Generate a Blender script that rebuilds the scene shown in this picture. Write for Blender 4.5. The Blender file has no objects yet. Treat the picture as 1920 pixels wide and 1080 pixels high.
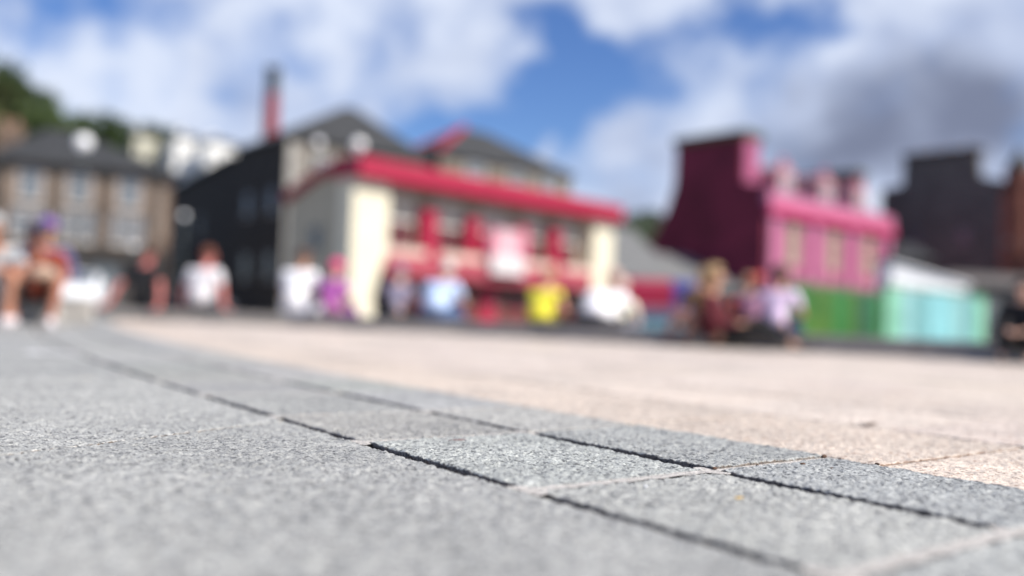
import bpy, bmesh, math, random
import numpy as np
from mathutils import Vector, Matrix
random.seed(7); rng = np.random.default_rng(7)
R = math.radians
scene = bpy.context.scene
COL = scene.collection
# ------------------------------------------------------------------ camera, world, sun, exposure
HCAM = 0.22
ROLL = math.atan(0.036); PITCH = 0.0329
F = Vector((0, math.cos(PITCH), math.sin(PITCH))); U0 = Vector((0, -math.sin(PITCH), math.cos(PITCH))); R0 = Vector((1, 0, 0))
cr, sr = math.cos(ROLL), math.sin(ROLL)
RX = R0*cr + U0*sr; UX = -R0*sr + U0*cr
cam_d = bpy.data.cameras.new('camera'); cam = bpy.data.objects.new('camera', cam_d); COL.objects.link(cam)
cam.matrix_world = Matrix(((RX.x, UX.x, -F.x, 0), (RX.y, UX.y, -F.y, 0), (RX.z, UX.z, -F.z, HCAM), (0, 0, 0, 1)))
cam_d.sensor_width = 36; cam_d.lens = 1700/1920*36; cam_d.clip_start = 0.02; cam_d.clip_end = 3000
cam_d.dof.use_dof = True; cam_d.dof.focus_distance = 1.43; cam_d.dof.aperture_fstop = 0.90
scene.camera = cam
scene.view_settings.view_transform = 'Standard'; scene.view_settings.look = 'None'
scene.view_settings.exposure = 0.42; scene.view_settings.gamma = 1

def pix(px, py):
    """direction of a photograph point (1920 x 1080), used to lay the place out from measured bearings"""
    u = (px-960)/1700; v = (540-py)/1700
    return F + RX*u + UX*v
def at(px, py, D):
    d = pix(px, py); q = d*(D/d.y); return Vector((q.x, q.y, q.z+HCAM))
def gx(px, D, py=600):
    return at(px, py, D).x

SUN_AZ, SUN_EL = R(118), R(44)
sd = bpy.data.lights.new('sun', 'SUN'); sun = bpy.data.objects.new('sun', sd); COL.objects.link(sun)
sd.energy = 5.0; sd.angle = R(0.55); sd.color = (1.0, 0.94, 0.84)
sdir = Vector((math.sin(SUN_AZ)*math.cos(SUN_EL), math.cos(SUN_AZ)*math.cos(SUN_EL), math.sin(SUN_EL)))
sun.rotation_euler = sdir.to_track_quat('Z', 'Y').to_euler(); sun.location = (20, -20, 40)

world = bpy.data.worlds.new('World'); scene.world = world; world.use_nodes = True
def build_world():
    nt = world.node_tree; N = nt.nodes; L = nt.links; N.clear()
    out = N.new('ShaderNodeOutputWorld')
    sky = N.new('ShaderNodeTexSky'); sky.sky_type = 'NISHITA'; sky.sun_disc = False
    sky.sun_elevation = SUN_EL; sky.sun_rotation = SUN_AZ; sky.air_density = 1.0; sky.dust_density = 0.4; sky.ozone_density = 5.0
    hsv = N.new('ShaderNodeHueSaturation'); hsv.inputs['Hue'].default_value = .513; hsv.inputs['Saturation'].default_value = 1.16; hsv.inputs['Value'].default_value = 1.15
    L.new(sky.outputs[0], hsv.inputs['Color'])
    bg = N.new('ShaderNodeBackground'); bg.inputs[1].default_value = SKY_STRENGTH; L.new(hsv.outputs[0], bg.inputs[0])
    tc = N.new('ShaderNodeTexCoord')
    def math_(op, a, b=None, clamp=False):
        m = N.new('ShaderNodeMath'); m.operation = op; m.use_clamp = clamp
        for i, v in enumerate((a, b)):
            if v is None: continue
            if isinstance(v, (int, float)): m.inputs[i].default_value = v
            else: L.new(v, m.inputs[i])
        return m.outputs[0]
    def noise(scale, detail=6, rough=0.55, dist=0.0, off=(0, 0, 0), sc=(1, 1, 1)):
        mp = N.new('ShaderNodeMapping'); mp.inputs['Location'].default_value = off; mp.inputs['Scale'].default_value = sc
        L.new(tc.outputs['Generated'], mp.inputs[0])
        n = N.new('ShaderNodeTexNoise'); n.inputs['Scale'].default_value = scale; n.inputs['Detail'].default_value = detail
        n.inputs['Roughness'].default_value = rough; n.inputs['Distortion'].default_value = dist
        L.new(mp.outputs[0], n.inputs['Vector']); return n.outputs['Fac']
    # warped direction so that cloud edges are ragged
    wn = N.new('ShaderNodeTexNoise'); wn.inputs['Scale'].default_value = 9; wn.inputs['Detail'].default_value = 5; L.new(tc.outputs['Generated'], wn.inputs['Vector'])
    s1 = N.new('ShaderNodeVectorMath'); s1.operation = 'SUBTRACT'; L.new(wn.outputs['Color'], s1.inputs[0]); s1.inputs[1].default_value = (0.5, 0.5, 0.5)
    s2 = N.new('ShaderNodeVectorMath'); s2.operation = 'SCALE'; L.new(s1.outputs[0], s2.inputs[0]); s2.inputs['Scale'].default_value = 0.17
    s3 = N.new('ShaderNodeVectorMath'); s3.operation = 'ADD'; L.new(tc.outputs['Generated'], s3.inputs[0]); L.new(s2.outputs[0], s3.inputs[1])
    s4 = N.new('ShaderNodeVectorMath'); s4.operation = 'NORMALIZE'; L.new(s3.outputs[0], s4.inputs[0])
    def blobs(lst):
        tot = None
        for (x, y, r, w) in lst:
            d = pix(x, y).normalized()
            v = N.new('ShaderNodeVectorMath'); v.operation = 'DISTANCE'; L.new(s4.outputs[0], v.inputs[0]); v.inputs[1].default_value = d
            q = math_('DIVIDE', v.outputs['Value'], r/1700.0)
            q = math_('MULTIPLY', q, q); q = math_('MULTIPLY', q, -1.0); q = math_('POWER', 2.718, q)
            q = math_('MULTIPLY', q, w)
            tot = q if tot is None else math_('ADD', tot, q)
        return tot
    clear = blobs(CLEAR)
    # unseen sky overhead and behind is kept mostly clear to lower fill light
    sp = N.new('ShaderNodeSeparateXYZ'); L.new(tc.outputs['Generated'], sp.inputs[0])
    ov = N.new('ShaderNodeMapRange'); ov.interpolation_type = 'SMOOTHSTEP'; L.new(sp.outputs[1], ov.inputs[0]); ov.inputs[1].default_value = .80; ov.inputs[2].default_value = .35; ov.inputs[3].default_value = 0; ov.inputs[4].default_value = .70
    clear = math_('ADD', clear, ov.outputs[0])
    n1 = noise(3.6, 9, 0.62, 0.4)
    n1b = noise(14.0, 7, 0.6, 0.2, (1, 5, 2))
    cov = math_('ADD', 0.92, math_('MULTIPLY', math_('SUBTRACT', n1, 0.5), 1.9))
    cov = math_('ADD', cov, math_('MULTIPLY', math_('SUBTRACT', n1b, 0.5), 1.9))
    cov = math_('SUBTRACT', cov, clear)
    mr = N.new('ShaderNodeMapRange'); mr.interpolation_type = 'SMOOTHSTEP'; L.new(cov, mr.inputs[0])
    mr.inputs[1].default_value = -0.12; mr.inputs[2].default_value = 1.06
    # cloud tone: white tops, slate undersides
    grey = blobs(GREY)
    n2 = noise(5.0, 7, 0.6, 0.2, (3, 1, 2), (1, 1, 1.6))
    g = math_('ADD', math_('MULTIPLY', grey, .74), math_('MULTIPLY', math_('SUBTRACT', n2, 0.44), 1.5), clamp=True)
    ramp = N.new('ShaderNodeValToRGB'); L.new(g, ramp.inputs[0])
    e = ramp.color_ramp.elements
    e[0].position = 0.0; e[0].color = (0.70, 0.765, 0.91, 1)
    e[1].position = 1.0; e[1].color = (0.19, 0.22, 0.32, 1)
    m = e.new(0.35); m.color = (0.47, 0.54, 0.72, 1)
    bg2 = N.new('ShaderNodeBackground'); bg2.inputs[1].default_value = CLOUD_STRENGTH; L.new(ramp.outputs[0], bg2.inputs[0])
    mix = N.new('ShaderNodeMixShader'); L.new(mr.outputs[0], mix.inputs[0]); L.new(bg.outputs[0], mix.inputs[1]); L.new(bg2.outputs[0], mix.inputs[2])
    L.new(mix.outputs[0], out.inputs[0])
SKY_STRENGTH = 0.088; CLOUD_STRENGTH = 0.83
CLEAR = [(1085, 70, 75, .95), (1120, 140, 70, .9), (1010, 15, 60, .5), (1215, 130, 60, .5), (1310, 95, 75, .8), (1440, 60, 75, .8), (1530, 90, 55, .55),
         (900, 225, 85, .95), (990, 215, 75, .8), (1070, 200, 60, .7), (1115, 265, 50, .75), (790, 235, 60, .5), (960, 270, 60, .6),
         (1042, 285, 38, -.7), (1005, 120, 45, -.35), (1175, 60, 40, -.3), (80, 0, 70, .55), (160, 25, 70, .6), (20, 20, 40, .3), (700, 75, 75, .5), (330, 60, 60, .3), (430, 175, 40, .3), (560, 120, 50, .2), (1390, 80, 50, .4)]
GREY = [(1500, 270, 90, .65), (1640, 260, 110, .6), (1820, 230, 130, .65), (1900, 150, 110, .5), (1560, 330, 90, .5), (1760, 90, 100, .3), (1220, 390, 70, .55),
        (1420, 230, 60, .35), (430, 190, 45, .3), (700, 60, 90, .15), (1700, 180, 80, .4), (1600, 40, 80, .15), (1150, 360, 60, .15), (420, 20, 100, .1), (1880, 300, 120, .4)]
build_world()

# ------------------------------------------------------------------ helpers
def tag(o, label=None, cat=None, group=None, kind=None):
    if label: o['label'] = label
    if cat: o['category'] = cat
    if group: o['group'] = group
    if kind: o['kind'] = kind
    return o
def empty(name, loc=(0, 0, 0), rz=0):
    o = bpy.data.objects.new(name, None); COL.objects.link(o); o.location = loc; o.rotation_euler = (0, 0, rz); o.empty_display_size = .2; return o
MATS = {}
def mat(name, col, rough=0.8, var=0.18, scale=3.0, bump=0.0, bscale=30, metal=0.0, spec=0.4, brick=None, col2=None):
    if name in MATS: return MATS[name]
    m = bpy.data.materials.new(name); m.use_nodes = True; nt = m.node_tree; N = nt.nodes; L = nt.links
    b = N['Principled BSDF']; b.inputs['Roughness'].default_value = rough; b.inputs['Metallic'].default_value = metal
    b.inputs['Specular IOR Level'].default_value = spec
    tc = N.new('ShaderNodeTexCoord')
    n = N.new('ShaderNodeTexNoise'); n.inputs['Scale'].default_value = scale; n.inputs['Detail'].default_value = 6; n.inputs['Roughness'].default_value = .6
    L.new(tc.outputs['Object'], n.inputs['Vector'])
    r = N.new('ShaderNodeValToRGB'); L.new(n.outputs['Fac'], r.inputs[0])
    c2 = col2 or tuple(min(1, c*(1+var)) for c in col)
    r.color_ramp.elements[0].position = .32; r.color_ramp.elements[0].color = (*[c*(1-var) for c in col], 1)
    r.color_ramp.elements[1].position = .68; r.color_ramp.elements[1].color = (*c2, 1)
    src = r.outputs[0]
    if brick:
        bs, mort = brick
        mp = N.new('ShaderNodeMapping'); mp.inputs['Rotation'].default_value = (R(90), 0, 0); L.new(tc.outputs['Object'], mp.inputs[0])
        sx = N.new('ShaderNodeSeparateXYZ'); L.new(tc.outputs['Object'], sx.inputs[0])
        ad = N.new('ShaderNodeMath'); ad.operation = 'ADD'; L.new(sx.outputs[0], ad.inputs[0]); L.new(sx.outputs[1], ad.inputs[1])
        cx = N.new('ShaderNodeCombineXYZ'); L.new(ad.outputs[0], cx.inputs[0]); L.new(sx.outputs[2], cx.inputs[1])
        k = N.new('ShaderNodeTexBrick'); k.inputs['Scale'].default_value = 1.0; k.inputs['Brick Width'].default_value = bs[0]; k.inputs['Row Height'].default_value = bs[1]
        k.inputs['Mortar Size'].default_value = .02; k.inputs['Color1'].default_value = (1, 1, 1, 1); k.inputs['Color2'].default_value = (.62, .62, .62, 1)
        k.inputs['Mortar'].default_value = (*mort, 1); L.new(cx.outputs[0], k.inputs['Vector'])
        mx = N.new('ShaderNodeMix'); mx.data_type = 'RGBA'; mx.blend_type = 'MULTIPLY'; mx.inputs[0].default_value = 1
        L.new(src, mx.inputs[6]); L.new(k.outputs[0], mx.inputs[7]); src = mx.outputs[2]
    L.new(src, b.inputs['Base Color'])
    if bump:
        n2 = N.new('ShaderNodeTexNoise'); n2.inputs['Scale'].default_value = bscale; n2.inputs['Detail'].default_value = 4; L.new(tc.outputs['Object'], n2.inputs['Vector'])
        bp = N.new('ShaderNodeBump'); bp.inputs['Strength'].default_value = bump; bp.inputs['Distance'].default_value = .02
        L.new(n2.outputs['Fac'], bp.inputs['Height']); L.new(bp.outputs[0], b.inputs['Normal'])
    MATS[name] = m; return m

class MB:
    """collects shapes into one mesh"""
    def __init__(s): s.v = []; s.f = []
    def box(s, x0, x1, y0, y1, z0, z1):
        b = len(s.v)
        s.v += [(x0,y0,z0),(x1,y0,z0),(x1,y1,z0),(x0,y1,z0),(x0,y0,z1),(x1,y0,z1),(x1,y1,z1),(x0,y1,z1)]
        s.f += [tuple(b+i for i in q) for q in ((0,3,2,1),(4,5,6,7),(0,1,5,4),(1,2,6,5),(2,3,7,6),(3,0,4,7))]; return s
    def prism(s, prof, a0, a1, axis='x'):
        """extrude a closed profile along an axis; profile gives the two other coordinates in order"""
        b = len(s.v); n = len(prof)
        for a in (a0, a1):
            for p, q in prof:
                s.v.append((a, p, q) if axis == 'x' else (p, a, q) if axis == 'y' else (p, q, a))
        s.f.append(tuple(range(b, b+n))[::-1]); s.f.append(tuple(range(b+n, b+2*n)))
        for i in range(n):
            j = (i+1) % n; s.f.append((b+i, b+j, b+n+j, b+n+i))
        return s
    def tube(s, p0, p1, r0, r1=None, n=10, cap=True):
        r1 = r0 if r1 is None else r1
        p0 = Vector(p0); p1 = Vector(p1); d = (p1-p0).normalized(); a = d.orthogonal().normalized(); c = d.cross(a); b = len(s.v)
        for p, r in ((p0, r0), (p1, r1)):
            for i in range(n):
                t = 2*math.pi*i/n; s.v.append(tuple(p + a*r*math.cos(t) + c*r*math.sin(t)))
        for i in range(n):
            j = (i+1) % n; s.f.append((b+i, b+j, b+n+j, b+n+i))
        if cap: s.f.append(tuple(range(b, b+n))[::-1]); s.f.append(tuple(range(b+n, b+2*n)))
        return s
    def ball(s, c, rx, ry=None, rz=None, n=14, m=9):
        ry = ry or rx; rz = rz or rx; b = len(s.v)
        for j in range(m+1):
            ph = math.pi*j/m
            for i in range(n):
                t = 2*math.pi*i/n
                s.v.append((c[0]+rx*math.sin(ph)*math.cos(t), c[1]+ry*math.sin(ph)*math.sin(t), c[2]+rz*math.cos(ph)))
        for j in range(m):
            for i in range(n):
                k = (i+1) % n; s.f.append((b+j*n+i, b+(j+1)*n+i, b+(j+1)*n+k, b+j*n+k))
        return s
    def face(s, *pts):
        b = len(s.v); s.v += [tuple(p) for p in pts]; s.f.append(tuple(range(b, b+len(pts)))); return s
    def build(s, name, m, parent=None, smooth=False, loc=None):
        me = bpy.data.meshes.new(name); me.from_pydata(s.v, [], s.f); me.validate()
        bm = bmesh.new(); bm.from_mesh(me); bmesh.ops.remove_doubles(bm, verts=bm.verts, dist=1e-5); bmesh.ops.recalc_face_normals(bm, faces=bm.faces); bm.to_mesh(me); bm.free()
        if m: me.materials.append(m)
        o = bpy.data.objects.new(name, me); COL.objects.link(o)
        if parent: o.parent = parent
        if loc: o.location = loc
        if smooth:
            for p in me.polygons: p.use_smooth = True
        return o
def children(o): return [c for c in bpy.data.objects if c.parent == o]
def copy_tree(o, parent=None):
    c = o.copy(); COL.objects.link(c); c.parent = parent
    for ch in list(children(o)): copy_tree(ch, c)
    return c

# ------------------------------------------------------------------ ground
def granite(name, light, mid, dark, tint_dark, scale=1.0, wet=0.5):
    m = bpy.data.materials.new(name); m.use_nodes = True; nt = m.node_tree; N = nt.nodes; L = nt.links; b = N['Principled BSDF']
    tc = N.new('ShaderNodeTexCoord'); geo = N.new('ShaderNodeNewGeometry')
    n1 = N.new('ShaderNodeTexNoise'); n1.inputs['Scale'].default_value = 270*scale; n1.inputs['Detail'].default_value = 3; n1.inputs['Roughness'].default_value = .7
    n2 = N.new('ShaderNodeTexNoise'); n2.inputs['Scale'].default_value = 3.2; n2.inputs['Detail'].default_value = 7; n2.inputs['Roughness'].default_value = .65
    n3 = N.new('ShaderNodeTexVoronoi'); n3.inputs['Scale'].default_value = 190*scale
    n4 = N.new('ShaderNodeTexNoise'); n4.inputs['Scale'].default_value = 45; n4.inputs['Detail'].default_value = 5
    for n in (n1, n2, n3, n4): L.new(tc.outputs['Object'], n.inputs['Vector'])
    r = N.new('ShaderNodeValToRGB'); L.new(n1.outputs['Fac'], r.inputs[0]); e = r.color_ramp.elements
    e[0].position = .34; e[0].color = (*dark, 1); e[1].position = .64; e[1].color = (*light, 1); q = e.new(.45); q.color = (*mid, 1)
    # separate crystals
    sx = N.new('ShaderNodeSeparateColor'); L.new(n3.outputs['Color'], sx.inputs[0])
    r3 = N.new('ShaderNodeValToRGB'); L.new(sx.outputs[0], r3.inputs[0]); e = r3.color_ramp.elements
    e[0].position = .08; e[0].color = (*[c*1.6 for c in tint_dark], 1); e[1].position = .2; e[1].color = (1, 1, 1, 1)
    mx = N.new('ShaderNodeMix'); mx.data_type = 'RGBA'; mx.blend_type = 'MULTIPLY'; mx.inputs[0].default_value = .75
    L.new(r.outputs[0], mx.inputs[6]); L.new(r3.outputs[0], mx.inputs[7])
    r2 = N.new('ShaderNodeValToRGB'); L.new(n2.outputs['Fac'], r2.inputs[0]); e = r2.color_ramp.elements
    e[0].position = .3; e[0].color = (.74, .745, .75, 1); e[1].position = .62; e[1].color = (1.0, 1.0, 1.0, 1)
    mx2 = N.new('ShaderNodeMix'); mx2.data_type = 'RGBA'; mx2.blend_type = 'MULTIPLY'; mx2.inputs[0].default_value = 1
    L.new(mx.outputs[2], mx2.inputs[6]); L.new(r2.outputs[0], mx2.inputs[7])
    r4 = N.new('ShaderNodeValToRGB'); L.new(n4.outputs['Fac'], r4.inputs[0]); e = r4.color_ramp.elements
    e[0].position = .34; e[0].color = (.66, .66, .67, 1); e[1].position = .60; e[1].color = (1, 1, 1, 1)
    mx3 = N.new('ShaderNodeMix'); mx3.data_type = 'RGBA'; mx3.blend_type = 'MULTIPLY'; mx3.inputs[0].default_value = 1
    L.new(mx2.outputs[2], mx3.inputs[6]); L.new(r4.outputs[0], mx3.inputs[7])
    # each slab its own shade
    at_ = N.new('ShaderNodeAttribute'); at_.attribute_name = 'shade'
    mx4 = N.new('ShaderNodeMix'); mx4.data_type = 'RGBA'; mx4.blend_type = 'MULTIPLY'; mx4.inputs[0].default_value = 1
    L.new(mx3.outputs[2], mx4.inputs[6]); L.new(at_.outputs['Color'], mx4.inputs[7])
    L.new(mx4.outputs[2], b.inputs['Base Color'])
    b.inputs['Roughness'].default_value = .55; b.inputs['Specular IOR Level'].default_value = wet
    bp = N.new('ShaderNodeBump'); bp.inputs['Strength'].default_value = .5; bp.inputs['Distance'].default_value = .0012
    L.new(n1.outputs['Fac'], bp.inputs['Height']); L.new(bp.outputs[0], b.inputs['Normal'])
    return m
M_grey = granite('grey_granite', (.61, .605, .565), (.36, .36, .335), (.06, .06, .065), (.10, .10, .11))
M_pink = granite('pink_granite', (.86, .75, .65), (.70, .60, .51), (.26, .19, .155), (.3, .22, .18))
M_mortar = mat('pale_mortar', (.55, .515, .475), .95, .4, 90, bump=.6, bscale=300)
M_soil = mat('joint_dirt', (.12, .065, .04), 1.0, .4, 90, bump=.8, bscale=350)

CX, CY = 37.5, 29.0
LEDGE = [(16.0, -2.5), (9.0, 3.7), (4.25, 7.35), (2.8, 8.45), (1.8, 9.1), (-.54, 10.75), (-2.9, 11.9), (-5.2, 12.6), (-8.5, 13.1), (-14, 13.6), (-26, 14.2)]
def ledge_y(x):
    for (xa, ya), (xb, yb) in zip(LEDGE, LEDGE[1:]):
        if xb <= x <= xa: return yb + (ya-yb)*(x-xb)/(xa-xb)
    return 99
def pol(r, t): return CX + r*math.cos(t), CY + r*math.sin(t)
class Slabs:
    def __init__(s): s.v = []; s.f = []; s.n = 0; s.sh = []
    def add(s, r0, r1, t0, t1, z=0.0, res=None, slant=0.0, shade=1.0, amp=1.0, tint=None):
        """an arc-edged slab; slant shears its cut ends"""
        rm = (r0+r1)/2; L = (t1-t0)*rm; W = r1-r0
        if res is None: nt, nr = max(3, int(L/.10)), max(3, int(W/.10))
        else: nt, nr = max(3, int(L/res)), max(3, int(W/res))
        # graded towards the borders for a small rounded arris
        def grade(n, length):
            a = np.linspace(0, length, n+1)
            return np.unique(np.concatenate(([0, .0012, .003], a[1:-1][(a[1:-1] > .0045) & (a[1:-1] < length-.0045)], [length-.003, length-.0012, length])))
        ar = grade(nr, W); at2 = grade(nt, L)
        A, T = np.meshgrid(ar, at2, indexing='ij')
        rr = r0 + A; th = t0 + T/rm + slant*(rr-r0)
        X = CX + rr*np.cos(th); Y = CY + rr*np.sin(th)
        edge = np.minimum(np.minimum(A, W-A), np.minimum(T, L-T))
        Z = np.full_like(X, z) + rng.normal(0, .0008)*(A/W-.5) + rng.normal(0, .0010)*(T/L-.5)
        if res is not None:
            def vn(step):
                gx_ = int(W/step)+4; gy_ = int(L/step)+4; G = rng.random((gx_, gy_))
                a = A/step; t = T/step; i = np.floor(a).astype(int); j = np.floor(t).astype(int); fa = a-i; ft = t-j
                fa = fa*fa*(3-2*fa); ft = ft*ft*(3-2*ft)
                return (G[i,j]*(1-fa)+G[i+1,j]*fa)*(1-ft)+(G[i,j+1]*(1-fa)+G[i+1,j+1]*fa)*ft-.5
            Z += amp*(vn(.0075)*.0026 + vn(.0042)*.0028 + vn(.03)*.0016 + vn(.15)*.0012)
            # chipped arrises
            ch = vn(.012); X += (edge < .0005)*ch*.0022; Y += (edge < .0005)*vn(.012)*.0022
            Z -= (edge < .004)*np.maximum(0, ch)*.003
        Z -= np.where(edge < .0008, .0022, np.where(edge < .0024, .0007, 0))
        nA, nT = A.shape; base = s.n
        V = np.stack([X, Y, Z], -1).reshape(-1, 3)
        idx = np.arange(nA*nT).reshape(nA, nT)
        q = np.stack([idx[:-1,:-1], idx[1:,:-1], idx[1:,1:], idx[:-1,1:]], -1).reshape(-1, 4)
        loop = np.concatenate([idx[:, 0], idx[-1, 1:], idx[::-1, -1][1:], idx[0, ::-1][1:-1]])
        Vs = V[loop].copy(); Vs[:, 2] = z-.03
        m = len(loop); k = np.arange(m); kn = (k+1) % m
        sk = np.stack([loop[kn], loop[k], nA*nT+k, nA*nT+kn], -1)
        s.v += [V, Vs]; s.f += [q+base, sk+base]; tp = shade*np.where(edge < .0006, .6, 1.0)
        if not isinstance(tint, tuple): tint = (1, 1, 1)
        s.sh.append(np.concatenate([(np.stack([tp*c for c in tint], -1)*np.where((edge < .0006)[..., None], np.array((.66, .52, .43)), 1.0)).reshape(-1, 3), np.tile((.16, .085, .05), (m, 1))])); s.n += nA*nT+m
    def build(s, name, m):
        V = np.concatenate(s.v); Fc = np.concatenate(s.f); me = bpy.data.meshes.new(name)
        me.vertices.add(len(V)); me.vertices.foreach_set('co', V.astype(np.float32).ravel())
        me.loops.add(Fc.size); me.loops.foreach_set('vertex_index', Fc.astype(np.int32).ravel())
        me.polygons.add(len(Fc)); me.polygons.foreach_set('loop_start', np.arange(0, Fc.size, 4, dtype=np.int32)); me.polygons.foreach_set('loop_total', np.full(len(Fc), 4, dtype=np.int32))
        me.update(calc_edges=True)
        sh = np.concatenate(s.sh); c = np.concatenate([sh, np.ones((len(sh), 1))], -1)
        a = me.color_attributes.new('shade', 'FLOAT_COLOR', 'POINT'); a.data.foreach_set('color', c.astype(np.float32).ravel())
        me.materials.append(m); me.polygons.foreach_set('use_smooth', np.ones(len(Fc), dtype=bool))
        o = bpy.data.objects.new(name, me); COL.objects.link(o); tag(o, kind='structure'); return o
def shade(): return 1+random.uniform(-.11, .10)
FINE = 0.0026
def res_for(r0, r1, t0, t1):
    d = 9
    for r in (r0, (r0+r1)/2, r1):
        for t in (t0, (t0+t1)/2, t1):
            x, y = pol(r, t)
            if y > .3 and abs(x) < .62*y+.25: d = min(d, math.hypot(x, y))
    if d > 4.2: return None
    return FINE*max(1, d/1.45) if d > 1.0 else FINE*1.3
gs = Slabs(); ps = Slabs()
G = .0088                                             # half width of the open ring joints
GR = .0084                                             # half width of the mortared cross joints
# two narrow rings of grey setts
dT = R(.545); T0 = R(-143.40)
def TB(k): return R(-143.975) if k == -1 else R(-144.46) if k == -2 else T0 + dT*k - (R(.03) if k < -2 else 0)
for (ra, rb) in ((46.02, 46.318), (46.318, 46.672)):
    for k in range(-60, 10):
        ta, tb = T0 + dT*(-k-1), T0 + dT*(-k)         # k > 0 runs away from the viewer
        ta, tb = TB(k), TB(k+1)
        rs = res_for(ra, rb, ta, tb)
        z = random.uniform(-.0004, .0008) if rb > 46.4 else random.uniform(.0014, .0026)
        if k in (0, 1): z = -.0008 if rb > 46.4 else .0016
        if (ra, k) == (46.318, -1): z = .0006
        if (ra, k) == (46.02, -1): z = .0035
        gB = .0068 if (rb < 46.4 and k in (0, 1)) else G
        gs.add(ra+((.007 if k == 0 else .003) if ra < 46.1 else (.0068 if k in (0, 1) else G)), rb-gB, ta+GR/46.3, tb-GR/46.3, z, rs, shade=shade(), tint=(random.uniform(.97, 1.03), 1, random.uniform(.97, 1.03)))
# large grey slabs outside
r_o = 46.672
for j, wd in enumerate((1.3, .85, .85, .85, .85, .85, .85)):
    ra, rb = r_o, r_o+wd; r_o = rb
    step = R(1.55) if j == 0 else R(1.3)
    sl = R(.60)*1.0 if j == 0 else 0.0
    st = R(-144.37) if j == 0 else R(-144.0)+.3*j
    for k in range(-22, 6):
        ta, tb = st + step*k, st + step*(k+1)
        rs = res_for(ra, rb, ta, tb)
        if rs: rs *= 1.15
        gs.add(ra+(G if j == 0 else .0015), rb-.0015, ta+.0045/46.7, tb-.0045/46.7, random.uniform(-.0016, -.0006), rs, slant=sl, shade=1+random.uniform(-.06, .06))
# pink slabs
ri = 46.02
ring = 0
while ri > 30:
    ra, rb = ri-.53, ri; ri = ra
    st = R(-143.29)+R(.37)*ring; step = R(.74)*46/ri
    for k in range(-36, 50):
        ta, tb = st + step*k, st + step*(k+1)
        x, y = pol((ra+rb)/2, (ta+tb)/2)
        if y < -3 or x > 16 or x < -24 or y > ledge_y(x)+.12: continue
        ps.add(ra+(.010 if ring == 0 else .003), rb-(.007 if ring < 2 else .003), ta+(.006 if ring == 0 else .003)/46, tb-(.006 if ring == 0 else .003)/46, random.uniform(-.0012, .0012), res_for(ra, rb, ta, tb), shade=1+random.uniform(-.09, .07), amp=.9, tint=(1, .985, .955) if ring == 0 else (1, random.uniform(.99, 1.01), random.uniform(.975, 1.015)))
    ring += 1
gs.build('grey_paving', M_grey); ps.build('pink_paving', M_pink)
# bed under the joints: dark dirt in the ring joints, pale mortar elsewhere
poly = [(x, y+.12) for x, y in LEDGE] + [(-40, 14.2), (-40, -6), (16, -6)]
b = MB(); b.face(*[(x, y, -.011) for x, y in poly]); tag(b.build('joint_bed', M_soil), kind='structure')
b = MB()
for k in range(-60, 10):
    t = TB(k)
    for (ra, rb, w) in ((46.005, 46.684, .0115),):
        n = 34
        for i in range(n):
            r1, r2 = ra+(rb-ra)*i/n, ra+(rb-ra)*(i+1)/n
            jw = [(.014 if min(abs(r-46.318), abs(r-46.672)) < .016 else w/2)*(1+.3*math.sin(i*2.1+k*1.3+q)) for q, r in ((0, r1), (2.1, r2))]
            zz = -.0005
            P_ = [(*pol(r1, t-jw[0]*2/46), zz), (*pol(r2, t-jw[1]*2/46), zz), (*pol(r2, t+jw[1]*2/46), zz), (*pol(r1, t+jw[0]*2/46), zz)]
            b.face(*P_)
# mortar below the large slabs and pink slabs (tight joints)
for (ra, rb) in ((46.690, 53.0), (30.2, 46.006)):
    n = 60; t0, t1 = R(-176), R(-120)
    for i in range(n):
        ta, tb = t0+(t1-t0)*i/n, t0+(t1-t0)*(i+1)/n
        q = [pol(ra, ta), pol(rb, ta), pol(rb, tb), pol(ra, tb)]
        if max(p[1]-ledge_y(p[0]) for p in q) > .1 or min(p[1] for p in q) < -8: 
            if ra > 46: continue
        if ra < 46: continue
        b.face(*[(x, y, -.0042) for x, y in q])
for kk in range(30):
    r2 = 46.004-.53*kk; r1 = r2-.53
    for i in range(300):
        ta, tb = R(-170)+R(50)*i/300, R(-170)+R(50)*(i+1)/300
        q = [pol(r1, ta), pol(r2, ta), pol(r2, tb), pol(r1, tb)]
        if any(p[1] > ledge_y(p[0])+.1 or p[0] > 16 or p[1] < -6 for p in q): continue
        b.face(*[(x, y, -.0042) for x, y in q])
tag(b.build('joint_mortar', M_mortar), kind='structure')

# street level beyond the plaza
M_asph = mat('asphalt', (.16, .16, .165), .9, .25, .8)
b = MB(); b.face(*[(x, y-.3, -.17) for x, y in LEDGE], (-60, 14, -.17), (-900, 14, -.17), (-900, 1400, -.17), (900, 1400, -.17), (900, -40, -.17), (16, -40, -.17))
tag(b.build('street', M_asph), kind='structure')
b = MB(); b.face((-900, -900, -.35), (900, -900, -.35), (900, 1400, -.35), (-900, 1400, -.35)); tag(b.build('ground', mat('earth', (.2, .19, .17))), kind='structure')
M_pave = mat('pavement_stone', (.36, .34, .32), .9, .15, 1.2)
b = MB(); b.prism([(-46, 22.5), (-4.5, 27.0), (-9.2, 31.0), (-30, 47), (-46, 45)], -.166, -.05, 'z'); tag(b.build('far_pavement', M_pave), kind='structure')
b = MB()
for i in range(7):   # worn white lane dashes on the street
    x0 = -22+i*5.2; y0 = 19.0-.28*i*1.0
    b.face((x0, y0, -.166), (x0+2.4, y0-.12, -.166), (x0+2.4, y0+.02, -.166), (x0, y0+.14, -.166))
tag(b.build('road_markings', mat('road_paint', (.7, .7, .68), .8, .15, 8)), kind='structure')

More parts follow.
